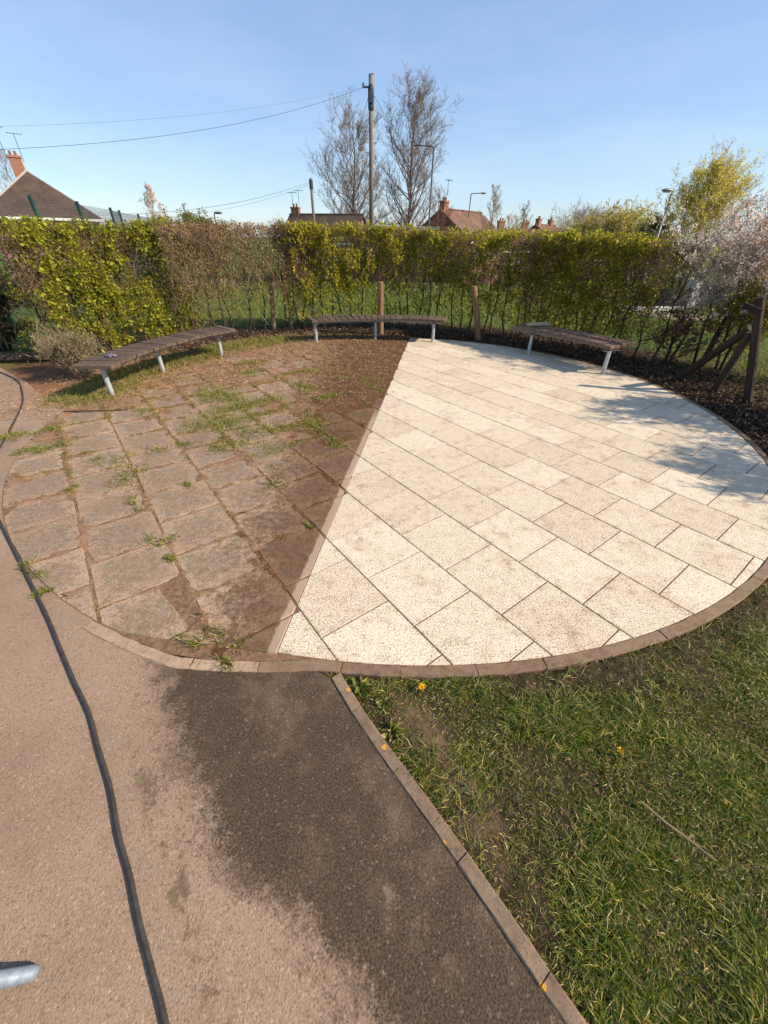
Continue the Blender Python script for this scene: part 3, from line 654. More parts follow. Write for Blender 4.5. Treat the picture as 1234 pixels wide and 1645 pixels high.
V2, F2 = blades(np.stack([CX + r2 * np.cos(np.radians(a2)), CY + r2 * np.sin(np.radians(a2)), np.full(n2_, .0)], 1), D2, rdir(n2_) * .5, rng.uniform(.02, .07, n2_), rng.uniform(.002, .006, n2_))
tag(mk('red_litter', V2, F2, M['straw']), 'reddish dry needle litter on the ground beside the left bench', 'litter', kind='stuff')
tag(mk('leaf_litter', V_, F_, M['litter']), 'brown dead leaves and mulch along the foot of the hedge', 'litter', kind='stuff')

# ------------------------------------------------------------------ turf at the lower right
def edge_x(y):                                  # x of the outer side of the path edging
    e = sorted([(b, a) for a, b in EDGE]); return np.interp(y, [q[0] for q in e], [q[1] for q in e]) + 0.06
def turf(n, x0, x1, y0, y1):
    x = rng.uniform(x0, x1, n); y = rng.uniform(y0, y1, n)
    m = (np.hypot(x - CX, y - CY) > RR + 0.064) & ((x > edge_x(y)) | (y > 1.1)) & (x > -0.28); return x[m], y[m]
def bare(x, y):                                 # the trodden earth beside the edging and the dug band along the kerb
    b1 = np.exp(-(((x - 0.14 - (0.95 - y) * 0.50) / 0.13)**2 + ((y - 0.72) / 0.36)**2)); rr = np.hypot(x - CX, y - CY) - RR
    b2 = np.exp(-((rr - .12) / (.06 + .34 * fbm2(x * 4, y * 4, 3)))**2) * sstep(0.15, .8, x) * 1.05
    return np.clip(np.maximum(b1 * 1.05 * (.4 + fbm2(x * 7, y * 7 + 5, 3)), b2), 0, 1)
def turf_mesh(n, x0, x1, y0, y1, lo, hi, w, name, label, mat, kind):
    x, y = turf(n, x0, x1, y0, y1); f = fbm2(x * 4.3 + 11, y * 4.3 + 7, 4); f2 = fbm2(x * 1.9 + 31, y * 1.9, 3); b = bare(x, y)
    if kind == 'green': keep = rng.random(len(x)) < (1 - .93 * b) * (0.30 + 0.8 * sstep(.38, .54, .5 * f + .5 * f2))
    else: keep = rng.random(len(x)) < (1 - .6 * b) * (0.55 + 0.45 * sstep(.62, .40, f))
    x, y, f = x[keep], y[keep], f[keep]; n = len(x)
    ang = fbm2(x * 3.1, y * 3.1 + 50, 2) * 14 + rng.normal(0, 1.7, n); lean = rng.uniform(.25, 1.5, n) * (1.0 if kind == 'green' else 1.6)
    D = np.stack([np.cos(ang) * lean, np.sin(ang) * lean, np.full(n, .8)], 1)
    bend = np.stack([np.cos(ang + rng.normal(0, .8, n)), np.sin(ang + rng.normal(0, .8, n)), -rng.uniform(.1, .8, n)], 1)
    S = rng.uniform(lo, hi, n) * (0.65 + 0.8 * sstep(.40, .64, f)); z = verge_z(x, y) - .004
    V_, F_ = blades(np.stack([x, y, z], 1), D, bend, S, rng.uniform(w * .5, w * 1.4, n)); tag(mk(name, V_, F_, mat), label, 'grass', kind='stuff')
def verge_z(x, y):
    b = bare(x, y); return np.maximum(-.030, -0.024 + 0.030 * (fbm2(x * 5, y * 5, 4) - .45)) + b * (0.040 * (fbm2(x * 17 + 3, y * 17, 4) - .42) + .006)
hx = np.arange(-.36, 2.75, .014); hy = np.arange(-.6, 2.05, .014); XX, YY = np.meshgrid(hx, hy, indexing='ij'); ZZ = verge_z(XX, YY)
okv = (np.hypot(XX - CX, YY - CY) > RR + .062) & ((XX > edge_x(YY) - .018) | (YY > 1.12)) & (YY < 2.0); ii = np.arange(XX.size).reshape(XX.shape)
qv = okv[:-1, :-1] & okv[1:, :-1] & okv[1:, 1:] & okv[:-1, 1:]; Fv = np.stack([ii[:-1, :-1], ii[1:, :-1], ii[1:, 1:], ii[:-1, 1:]], -1)[qv]; us = np.unique(Fv); rm_ = np.full(XX.size, -1); rm_[us] = np.arange(len(us))
tag(mk('verge_soil', np.stack([XX.ravel(), YY.ravel(), ZZ.ravel()], 1)[us], rm_[Fv], M['verge'], smooth=True), kind='structure')
turf_mesh(300000, -.25, 2.55, -.3, 1.9, .018, .055, .0028, 'turf_grass', 'short green turf between the path edging and the round patio', M['blade'], 'green')
turf_mesh(95000, -.25, 2.55, -.3, 1.9, .016, .05, .0026, 'dry_turf_grass', 'dry tan grass mixed through the turf by the patio', M['blade_dry'], 'dry')
turf_mesh(18000, 2.6, 6.2, -1.5, 4.0, .04, .10, .006, 'verge_grass', 'rougher grass on the verge right of the round patio', M['blade'], 'green')
# broad rosette weeds by the corner of the edging
for (x0, y0, rd, n_, nm, lab) in [(-.10, 1.06, .07, 60, 'rosette_weed', 'pale green rosette weed in the corner between edging and kerb'),
                                  (.02, .98, .06, 45, 'rosette_weed', 'second green rosette weed just below the kerb corner'),
                                  (.05, .86, .05, 40, 'rosette_weed', 'low yellow green weed patch beside the path edging stones')]:
    x, y = tuft_pts(x0, y0, rd * .15, n_); D = np.stack([rng.normal(size=n_), rng.normal(size=n_), rng.uniform(.1, .7, n_)], 1)
    V_, F_ = leaves(np.stack([x, y, np.full(n_, -.025)], 1) - np.array([x0, y0, 0]), D, rng.uniform(.03, .065, n_), .5, .3)
    o = mk(nm, V_, F_, M['weed']); o.location = (x0, y0, 0); tag(o, lab, 'weed', 'weeds in the corner of the turf')
def flower_head(name, x, y, z, r, lab):
    t = empty(name, (x, y, -0.03)); mb = MB()
    n_ = 22; a = rng.uniform(0, 2 * np.pi, n_); D = np.stack([np.cos(a), np.sin(a), rng.uniform(.1, 1.2, n_)], 1)
    V_, F_ = leaves(np.tile(np.array([[0, 0, z + .03]]), (n_, 1)), D, rng.uniform(r * .6, r, n_), .5, .3); mk('petals', V_, F_, M['flower'], t)
    MB().tube([(0, 0, 0), (.004, .003, (z + .03) * .6), (0, 0, z + .03)], .0022, 5).build('stem', M['weed'], t); tag(t, lab, 'flower', 'yellow flowers in the turf')
flower_head('dandelion', 0.99, 0.77, .035, .020, 'single orange yellow dandelion flower in the middle of the turf')
flower_head('dandelion', 0.19, 1.05, .01, .026, 'yellow flower clump against the kerb near the edging corner')
# a dry stalk lying in the turf
mb = MB(); mb.tube([(1.0, .60, .01), (1.05, .54, .012), (1.11, .49, .008), (1.17, .43, .006)], [.004, .0035, .003, .002], 6)
tag(mb.build('dry_stalk', M['twig_tan']), 'thin dry reddish stalk lying in the turf below the dandelion', 'stalk')

# ------------------------------------------------------------------ hose and tube on the path
hp = [(-6.3,6.3),(-5.89,6.07),(-5.33,5.68),(-4.93,5.25),(-4.52,4.72),(-4.08,3.98),(-3.68,3.28),(-3.25,2.68),(-2.84,2.31),(-2.28,1.81),(-1.88,1.45),(-1.66,1.24),(-1.47,1.06),(-1.30,.905),(-1.17,.76),(-1.04,.62),(-.93,.48),(-.83,.37),(-.74,.26),(-.65,.16),(-.57,.07),(-.40,-.14),(-.1,-.6)]
hc = [(p[0], p[1], .0030) for i, p in enumerate(crom(hp, 6))]
MBh = MB(); MBh.tube(hc, .0088, 10); tag(MBh.build('hose', M['rubber'], smooth=True), 'black pressure washer hose trailing along the tarmac path', 'hose')
t = empty('metal_tube', (-0.98, 0.155, 0.0))
tip = Vector((0, 0, .016)); end = Vector((-.42, -.095, .20)); mid = tip.lerp(end, .3)
MB().tube([tip + Vector((.006, 0, 0)), tip, tip.lerp(end, .02), mid, end], [.010, .016, .0185, .021, .023], 16).build('tube', M['blue_steel'], t, True)
tag(t, 'dull zinc metal tube reaching in at the bottom left corner', 'tube')
mb = MB(); mb.tube([(-3.84,4.47,.012),(-3.6,4.49,.02),(-3.35,4.54,.014),(-3.12,4.57,.012)], [.009,.009,.007,.005], 6)
tag(mb.build('fallen_stick', M['bark_dark']), 'thin dark fallen stick on the paving before the left bench', 'stick')

# ------------------------------------------------------------------ benches
def sl_mesh(w, l, h_, mat, name='slat'):
    me = bpy.data.meshes.new(name); mb = MB().box((-l / 2, -w / 2, 0), (l / 2, w / 2, h_), .006)
    me.from_pydata(mb.v, [], mb.f); me.materials.append(mat); me.update(); return me
def bench(label, a0, a1, legs, lr, mat, ztop=.44, r0=3.53, r1=4.0, split=None, step=.128):
    am = (a0 + a1) / 2; c = ring(am, (r0 + r1) / 2); t = empty('curved_bench', (c[0], c[1], 0)); rm = (r0 + r1) / 2
    th = .042; n = max(2, round(R(a1 - a0) * rm / step)); full = sl_mesh(R(a1 - a0) * r0 / n - .008, r1 - r0, th, mat)
    w_ = R(a1 - a0) * r0 / n - .008
    fm = sl_mesh(w_, .20, th, mat); bm_ = sl_mesh(w_, r1 - r0 - .245, th, mat)
    for i in range(n):
        a = a0 + (a1 - a0) * (i + .5) / n; tw = random.uniform(-.012, .012); dz = random.uniform(-.004, .004)
        def put(me, r, z, ry=0):
            p = ring(a, r); inst('slat', me, t, (p[0] - c[0], p[1] - c[1], z), (random.uniform(-.01, .01), ry, R(a) + tw))
        if split and i / n < split:
            k = (split - i / n) / split
            put(fm, r0 + .10, ztop - th - .012 * k + dz, -.04 * k); put(bm_, r1 - (r1 - r0 - .245) / 2, ztop - th + .010 + dz, .03)
        else: put(full, rm + random.uniform(-.006, .006), ztop - th + dz)
    for rr in (r0 + .09, r1 - .10):
        pts = [ring(x_, rr) for x_ in np.linspace(a0 + .8, a1 - .8, 14)]
        mb = MB()
        for p, q in zip(pts[:-1], pts[1:]):
            d = (Vector((*q, 0)) - Vector((*p, 0))); mb.box((0, -.02, 0), (d.length, .02, .03), 0, Matrix.Translation((p[0] - c[0], p[1] - c[1], ztop - th - .037)) @ Matrix.Rotation(math.atan2(d.y, d.x), 4, 'Z'))
        mb.build('support_rail', M['steel'], t)
    for a in legs:
        p = ring(a, lr); o = MB().tube([(0, 0, -.08), (0, 0, ztop - th - .043)], .031, 14).build('leg', M['galv'], t, False)
        o.location = (p[0] - c[0], p[1] - c[1], 0)
        pl = MB().box((-.13, -.03, 0), (.16, .03, .006)).build('leg_plate', M['steel'], o); pl.location = (0, 0, ztop - th - .043); pl.rotation_euler = (0, 0, R(a))
    tag(t, label, 'bench', 'curved slatted benches round the patio'); return t
bench('dark weathered curved bench in the weeds at the left, a purple cloth on it', 141.5, 183.5, (180.3, 163.4, 145.0), 3.77, M['slat'])
bench('curved slatted bench at the back, standing half on dirt and half on clean paving', 74, 117, (115.4, 96.2, 77.6), 3.68, M['slat'])
bench('shorter brown curved bench at the right, its seat split lengthwise', 22.0, 53.0, (46.5, 22.8), 3.62, M['slat_red'], .44, 3.56, 4.10, .80)
# plank left on the right bench, cloth on the left bench
o = MB().box((-.24, -.035, 0), (.24, .035, .045), .004).build('timber_offcut', M['pale_wood']); p = ring(47.5, 3.93)
o.location = (p[0], p[1], .459); o.rotation_euler = (0, 0, R(20)); tag(o, 'pale sawn timber offcut lying on the right bench', 'timber')
nu, nv = 16, 10; V_ = []
for i in range(nu):
    for j in range(nv):
        u = i / (nu - 1) - .5; v = j / (nv - 1) - .5; hh = .035 * (1 - (2 * abs(u))**4) * (1 - (2 * abs(v))**4)
        V_.append((u * .13 + .01 * math.sin(v * 9), v * .08 + .01 * math.sin(u * 11), hh * (0.7 + .35 * math.sin(u * 22 + v * 9)) + .0005))
o = mk('folded_cloth', V_, [(i*nv+j, (i+1)*nv+j, (i+1)*nv+j+1, i*nv+j+1) for i in range(nu-1) for j in range(nv-1)], M['cloth'], smooth=True)
o.location = (-3.60, 5.33, .443); o.rotation_euler = (0, 0, .3); sm = o.modifiers.new('s', 'SOLIDIFY'); sm.thickness = .004; sm.offset = 1
tag(o, 'small crumpled purple grey cloth on the left bench seat', 'cloth')

# ------------------------------------------------------------------ hedges
def arc_xy(a, r): return CX + r * np.cos(np.radians(a)), CY + r * np.sin(np.radians(a))
def hedge(name, label, a0, a1, rc, half, top, leafm, nleaf, ntwig, low, stem_n, lsize=.042, gap=.47, zlow=.15, twigm='twig_hedge', seed=0):
    am = (a0 + a1) / 2; ox, oy = (float(q) for q in arc_xy(am, rc)); t = empty(name, (ox, oy, -.035)); O = np.array([ox, oy, -.035])
    T = lambda a: np.interp(a, [q[0] for q in top], [q[1] for q in top])
    def inside(n, surf):
        a = rng.uniform(a0, a1, n); u = rng.uniform(-1, 1, n); s = rng.random(n) < surf; side = rng.random(n)
        u = np.where(s & (side < .62), -1 + np.abs(rng.normal(0, .22, n)), np.where(s & (side < .80), 1 - np.abs(rng.normal(0, .22, n)), u))
        zf = rng.random(n); zf = np.where(s & (side > .80), 1 - np.abs(rng.normal(0, .06, n)), zf)
        ed = np.minimum(a - a0, a1 - a) * R(1) * rc
        rr = rc + u * half * (0.72 + .55 * vn2(a * .55, zf * 4.5 + seed)) ; x, y = arc_xy(a, rr)
        z = zlow + zf * (T(a) - zlow + .16 * (vn2(a * .8 + seed, u * 2 + 9) - .5) + .14 * (vn2(a * 3.1 + seed, u * 5 + 3) - .5)); return a, u, zf, x, y, z, ed
    a, u, zf, x, y, z, ed = inside(nleaf, .72)
    c = vn3(x * 3.6 + seed, y * 3.6, z * 4.2) * .5 + vn3(x * 9 + seed, y * 9, z * 11) * .5
    dens = sstep(gap - .12, gap + .10, c) * (low + (1 - low) * sstep(.25, .62, z / T(a) + .5 * (vn2(a * .8 + seed, z * 2.2) - .5))) * sstep(-.05, .62, ed + .8 * (c - .5))
    k = rng.random(nleaf) < dens; x, y, z, u, a = x[k], y[k], z[k], u[k], a[k]; n0 = len(x)
    # each point is a little spray of three leaves
    C = np.repeat(np.stack([x, y, z], 1), 3, 0) + rng.normal(0, .014, (n0 * 3, 3)); out = np.repeat(np.stack([np.cos(np.radians(a)) * u, np.sin(np.radians(a)) * u, .25 + 0 * u], 1), 3, 0)
    D = out * .7 + rng.normal(0, .75, (n0 * 3, 3)); Nn = unit(np.repeat(np.stack([np.cos(np.radians(a)) * u * .5, np.sin(np.radians(a)) * u * .5, .8 + 0 * u], 1), 3, 0) + rng.normal(0, .85, (n0 * 3, 3)))
    V_, F_ = leaves(C - O, D, lsize * np.clip(rng.lognormal(-.25, .42, n0 * 3), .35, 1.7), .72, .3, Nn); tag(mk('foliage', V_, F_, M[leafm], t), kind='stuff')
    a, u, zf, x, y, z, ed = inside(ntwig, .5); k = (ed > .03) & (z > .1) & (rng.random(ntwig) < low + (1 - low) * sstep(.28, .60, z / T(a))); x, y, z, u, a = x[k], y[k], z[k], u[k], a[k]; n0 = len(x)
    D = unit(np.stack([np.cos(np.radians(a)) * u * .6, np.sin(np.radians(a)) * u * .6, .55 + 0 * u], 1) + rng.normal(0, .55, (n0, 3))); Lg = rng.uniform(.08, .30, n0)[:, None]
    Cc = np.stack([x, y, z], 1) - D * Lg * .6; e1 = Cc + D * Lg; e2 = np.clip(e1[:, 2], None, T(a) + .06); e1[:, 2] = e2
    tag(mk('twigs', *prisms(Cc - O, e1 - O, rng.uniform(.0025, .0055, n0), rng.uniform(.001, .002, n0)), M[twigm], t), kind='stuff')
    for i in range(stem_n):
        a = a0 + (a1 - a0) * (i + .5 + random.uniform(-.3, .3)) / stem_n; r = rc + random.uniform(-.45, .35) * half; p = np.array(arc_xy(a, r)); hh = float(T(a)) * random.uniform(.75, .95)
        pts = []; q = np.array([p[0] - ox, p[1] - oy, 0.0]); w = rng.normal(0, .10, 3)
        for s in range(6): pts.append(tuple(q + np.array([w[0] * s / 5 + .035 * math.sin(s * 1.7 + i), w[1] * s / 5 + .03 * math.cos(s * 2.1 + i), hh * s / 5]))); 
        mb = MB().tube(pts, [.021, .017, .014, .012, .009, .004], 6)
        for _ in range(7):
            s = random.uniform(.8, 4.6); b0 = Vector(pts[int(s)]).lerp(Vector(pts[int(s) + 1]), s % 1); d = Vector((random.gauss(0, 1), random.gauss(0, 1), random.uniform(.4, 1.4))).normalized() * random.uniform(.2, .5)
            e = b0 + d; e.z = min(e.z, float(T(a)) - .02); mb.tube([b0, b0.lerp(e, .5) + Vector((0, 0, -.02)), e], [.008, .006, .003], 5, False)
        mb.build('stem', M['bark_dark'], t)
    tag(t, label, 'hedge'); return t
hedge('hedge', 'dense lime green hedge section behind the left bench', 135.5, 166, 5.85, .42, [(138, 1.90), (150, 1.87), (166, 1.84)], 'leaf_lime', 27000, 6500, .72, 9, .046, .50, .12, seed=3)
hedge('hedge', 'brown nearly leafless hedge section between the lime green hedge and the back bench', 109, 143, 5.52, .40, [(113, 1.93), (140, 1.90)], 'leaf_brown', 8000, 10500, .12, 11, .034, .46, .25, 'twig_tan', seed=11)
hedge('hedge', 'long yellow green hedge behind the back bench, see-through near the ground', 52, 118, 5.40, .40, [(54, 1.84), (75, 1.87), (90, 1.94), (115, 1.95)], 'leaf_hedge', 40000, 13000, .24, 24, .046, .515, .22, seed=21)
hedge('hedge', 'dark shaded hedge section directly behind the right bench', 26, 58, 5.10, .42, [(27, 1.76), (56, 1.85)], 'leaf_dark', 22000, 8500, .40, 13, .044, .51, .22, seed=31)
hedge('hedge', 'orange tinted hedge top at the far left edge beyond the lime green one', 158, 172, 8.3, .4, [(158, 1.88), (172, 1.88)], 'leaf_orange', 3500, 1500, .8, 4, .05, .40, .2, seed=41)

# timber stakes in front of the hedge
def stake(x, y, lean, h_, r, mat, lab):
    o = MB().tube([(0, 0, -.1), (lean[0] * .5, lean[1] * .5, h_ * .5), (lean[0], lean[1], h_ - .015), (lean[0], lean[1], h_)], [r, r * .98, r * .95, r * .8], 12).build('timber_stake', M[mat], None, False)
    o.location = (x, y, -.03); tag(o, lab, 'stake', 'timber stakes along the hedge')
stake(-2.62, 9.85, (.08, 0), 1.08, .05, 'post_pale', 'bleached timber stake in the hedge left of the back bench')
stake(-.14, 9.42, (-.01, 0), 1.04, .065, 'post', 'upright brown round stake behind the middle of the back bench')
stake(1.98, 9.0, (-.27, -.05), 1.03, .065, 'post', 'leaning brown round stake right of the back bench')
stake(-4.25, 8.75, (.02, 0), 1.02, .055, 'post_pale', 'pale stake at the right end of the lime green hedge')

# ------------------------------------------------------------------ trees
def grow(h_, spread, base, n1, seed, up=.55, levels=(7, 5, 3), bulge=.45, multi=1, lean=0.0, rtrunk=.18, start=.18, taper=.9):
    """returns trunk polylines and a list of branch segments (p0, p1, r0, r1) in local metres, and twig tips"""
    r_ = random.Random(seed); trunks = []; seg = []; tips = []
    def branch(p, d, L_, r, lev):
        k = (4, 3, 2, 1)[min(lev, 3)]; q = Vector(p); dd = Vector(d).normalized(); nodes = [(q.copy(), r)]
        for i in range(k):
            dd = (dd + Vector((r_.gauss(0, .13), r_.gauss(0, .13), up * .22 + r_.gauss(0, .08)))).normalized(); e = q + dd * L_ / k
            ra = r * (1 - .75 * i / k); rb = r * (1 - .75 * (i + 1) / k); seg.append((tuple(q), tuple(e), ra, rb)); q = e; nodes.append((q.copy(), rb))
        tips.append((tuple(q), tuple(dd)))
        if lev < len(levels):
            for _ in range(levels[lev]):
                s = r_.uniform(.2, 1.0) * k; i = min(int(s), k - 1); b = nodes[i][0].lerp(nodes[i + 1][0], s - i); rb = nodes[i][1]
                base_d = (nodes[i + 1][0] - nodes[i][0]).normalized(); sd = Vector((r_.gauss(0, 1), r_.gauss(0, 1), r_.gauss(.25, .6))).normalized()
                branch(b, base_d * .75 + sd * .75, L_ * r_.uniform(.30, .52), max(rb * .5, .006), lev + 1)
    for m_ in range(multi):
        ang = r_.uniform(0, 6.28); hm = h_ * (1 if m_ == 0 else r_.uniform(.6, .85)); off = 0 if multi == 1 else spread * .10
        pts = []; px, py = off * math.cos(ang) * (m_ > 0), off * math.sin(ang) * (m_ > 0); N_ = 10
        for i in range(N_ + 1):
            f = i / N_; pts.append((px + lean * f + off * 2.2 * f * math.cos(ang) * (m_ > 0) + r_.gauss(0, .010) * h_ * f, py + off * 2.2 * f * math.sin(ang) * (m_ > 0) + r_.gauss(0, .010) * h_ * f, hm * f))
        trunks.append((pts, [rtrunk * (1 if m_ == 0 else .6) * (1 - taper * i / N_) + .01 for i in range(N_ + 1)]))
        nb = n1 if m_ == 0 else n1 // 3
        for i in range(nb):
            f = start + (1 - start) * ((i + r_.random()) / nb) ** .9; s = f * N_; k = min(int(s), N_ - 1); b = Vector(pts[k]).lerp(Vector(pts[k + 1]), s - k)
            env = math.sin(math.pi * min(1, max(0.04, (f - base) / (1 - base))) ** bulge) ** .8 if f > base else .35
            a = i * 2.4 + r_.uniform(-.5, .5); el = .35 + .55 * f + up * .35
            L_ = spread * (.25 + .8 * env) * r_.uniform(.75, 1.1); branch(b, Vector((math.cos(a), math.sin(a), el)), L_, max(.012, rtrunk * .34 * (1.05 - f)), 0)
    return trunks, seg, tips
def tree(name, label, x, y, z, g, bark, twigm, leaf=None, nl=0, ls=.1, thick=1.0, cat_='tree', W=.5, spreadl=.12, clump=0):
    trunks, seg, tips = g; t = empty(name, (x, y, z)); mb = MB()
    for p, r in trunks: mb.tube(p, r, 8)
    mb.build('trunk', M[bark], t, True); s = np.array([q[0] for q in seg]); e = np.array([q[1] for q in seg]); r0 = np.array([q[2] for q in seg]); r1 = np.array([q[3] for q in seg])
    crown = mk('crown', *prisms(s, e, np.maximum(r0, .004) * thick, np.maximum(r1, .0025) * thick, 3), M[twigm], t)
    if leaf:
        P = np.array([q[0] for q in tips]); Dd = np.array([q[1] for q in tips]); s_ = s[-max(1, int(len(s) * .85)):]; e_ = e[-max(1, int(len(e) * .85)):]
        i = rng.integers(0, len(s_), nl); f = rng.random((nl, 1)); C = s_[i] * (1 - f) + e_[i] * f + rng.normal(0, spreadl * .3, (nl, 3)); D = unit(e_[i] - s_[i]) + rng.normal(0, .7, (nl, 3))
        if clump:
            k = rng.integers(0, nl // clump, nl); C = C[k] + rng.normal(0, .026, (nl, 3)); D = rng.normal(0, 1, (nl, 3))
        tag(mk('leaves', *leaves(C, D, rng.uniform(ls * .6, ls * 1.2, nl), W, .3), M[leaf], t), kind='stuff')
    tag(t, label, cat_); return t
G = lambda x, y: float(gz(x, y))
tree('bare_tree', 'tallest bare tree, single straight trunk, right of the telegraph pole', 2.3, 55, G(2.3, 55), grow(15.2, 5.2, .08, 46, 5, .58, (8, 7, 4), .78, 1, 0, .26, .14), 'bark', 'twig', thick=1.75)
tree('bare_tree', 'bare many-stemmed tree behind the telegraph pole, left of the tallest tree', -3.6, 52, G(-3.6, 52), grow(12.4, 5.0, .08, 36, 9, .60, (8, 7, 4), .78, 2, 0, .22, .13), 'bark', 'twig', thick=1.75)
tree('bare_tree', 'low reddish bare tree between the tallest tree and the dark gable', 4.6, 46, G(4.6, 46), grow(7.2, 2.4, .1, 22, 12, .7, (7, 5, 3), .6, 3, 0, .09, .1), 'bark', 'twig_red', thick=1.1)
tree('budding_tree', 'pale budding upright tree behind the chimneys right of centre', 8.6, 41, G(8.6, 41), grow(6.6, 1.7, .1, 26, 15, 1.1, (7, 5, 2), .6, 2, 0, .08, .12), 'bark', 'twig_tan', 'leaf_sage', 1800, .07, 1.1)
tree('budding_tree', 'smaller pale budding tree just right of the chimneys', 12.4, 45, G(12.4, 45), grow(6.2, 1.9, .1, 22, 18, 1.0, (7, 4, 2), .6, 2, 0, .07, .12), 'bark', 'twig_tan', 'leaf_sage', 1500, .07, 1.1)
tree('bushy_tree', 'brown budding bush hiding the roofs behind the long hedge', 9.2, 37, G(9.2, 37), grow(4.1, 2.2, .05, 22, 19, .6, (7, 5, 2), .55, 3, 0, .06, .08), 'bark', 'twig_tan', 'leaf_willow', 1500, .07, 1.0)
tree('bare_tree', 'bare tree beyond the left house chimney at the left edge', -38, 51, G(-38, 51), grow(10.0, 3.4, .1, 22, 22, .8, (7, 5, 3), .6, 1, 0, .14, .14), 'bark', 'twig', thick=1.2)
tree('blossom_tree', 'white blossoming upright tree beyond the mesh fence', -19.1, 40, G(-19.1, 40), grow(6.6, 1.5, .1, 26, 25, 1.3, (7, 4, 2), .6, 1, 0, .08, .12), 'bark', 'twig_tan', 'blossom', 4200, .10, .9)
tree('bushy_tree', 'rounded olive green bush above the brown hedge', -10.1, 25, G(-10.1, 25), grow(2.5, 1.8, .03, 30, 28, .35, (8, 6, 2), .55, 3, 0, .05, .08), 'bark', 'twig_tan', 'leaf_olive', 9500, .12, .8)
tree('bare_tree', 'grey bare spreading tree on the skyline left of the willow', 24.0, 60, G(24, 60), grow(6.0, 4.4, .05, 40, 31, .5, (8, 6, 3), .55, 2, 0, .12, .1), 'bark', 'twig', thick=1.6)
tree('willow_tree', 'domed yellow green willow on the skyline at the right', 22.0, 45, G(22, 45), grow(5.1, 4.1, .03, 44, 34, .25, (8, 6, 2), .5, 3, 0, .12, .08), 'bark', 'twig_tan', 'leaf_willow', 26000, .16, 1.2)
tree('willow_tree', 'brown budding willow standing left of the domed one', 18.6, 46, G(18.6, 46), grow(4.6, 4.0, .03, 38, 36, .35, (9, 6, 2), .5, 3, 0, .10, .08), 'bark', 'twig_tan', 'leaf_willow', 11000, .13, 1.2)
tree('evergreen_tree', 'dark green tree just left of the tall yellow green tree', 19.6, 35, G(19.6, 35), grow(4.4, 2.0, .03, 34, 38, .4, (8, 6, 2), .55, 2, 0, .10, .08), 'bark', 'twig', 'leaf_olive', 12000, .15, 1.0)
tree('yellow_tree', 'tall yellow green tree in new leaf at the right', 14.15, 22, G(14.15, 22), grow(4.3, 2.3, .06, 42, 41, .65, (8, 6, 2), .75, 3, -.2, .10, .12), 'bark_dark', 'twig_tan', 'leaf_yellow', 24000, .075, .6)
tree('bare_tree', 'brown twiggy tree cut off by the right edge of the picture', 18.2, 23, G(18.2, 23), grow(4.6, 1.8, .1, 22, 44, .8, (7, 5, 2), .6, 2, 0, .08, .1), 'bark', 'twig', thick=1.0)
# blossom tree beside the braced post; nearer understorey
tree('blossom_tree', 'pale pink blossoming small tree at the right edge beside the braced post', 5.5, 7.15, -.035, grow(1.65, 1.35, .12, 34, 47, .26, (7, 5, 3), .8, 3, .1, .028, .28), 'bark_dark', 'twig', 'blossom', 15000, .034, .40, W=.8, spreadl=.10, clump=9)
tree('blossom_tree', 'second blossoming tree partly outside the right edge', 6.9, 6.2, -.035, grow(1.8, 1.1, .12, 28, 50, .40, (7, 4, 2), .6, 2, 0, .030, .30), 'bark_dark', 'twig', 'blossom', 12000, .036, .40, W=.8, spreadl=.10, clump=9)
tree('leafy_shrub', 'yellow green leafy shrub growing behind the braced post', 5.75, 7.0, -.035, grow(1.15, .60, .05, 20, 53, .5, (6, 4, 2), .5, 4, 0, .016, .10), 'bark_dark', 'twig_hedge', 'leaf_hedge', 5200, .045, .6, 'shrub', .7)
tree('leafy_shrub', 'yellow green shrub at the right edge in front of the braced post', 5.35, 4.75, -.035, grow(1.35, .55, .05, 18, 56, .5, (6, 4, 2), .5, 4, 0, .016, .10), 'bark_dark', 'twig_hedge', 'leaf_dark', 4200, .045, .6, 'shrub', .7)
tree('bramble', 'low dark purple bramble at the right end of the dark hedge', 5.0, 7.35, -.035, grow(.75, .55, .05, 22, 59, .1, (6, 4, 2), .5, 4, 0, .010, .05), 'bark_dark', 'twig_red', 'litter', 900, .04, .6, 'shrub', .6)
tree('blossom_tree', 'blossoming tree outside the right edge that dapples the right of the patio', 6.75, 4.15, -.035, grow(2.4, 1.15, .12, 28, 71, .5, (7, 4, 2), .5, 3, 0, .04, .26), 'bark_dark', 'bark_dark', 'blossom', 11000, .04, .5, W=.8, spreadl=.10)
tree('blossom_tree', 'blossoming tree outside the right edge nearest the camera', 6.6, 2.5, -.035, grow(2.3, 1.2, .12, 26, 74, .5, (7, 4, 2), .5, 3, 0, .04, .26), 'bark_dark', 'bark_dark', 'blossom', 11000, .04, .5, W=.8, spreadl=.10)
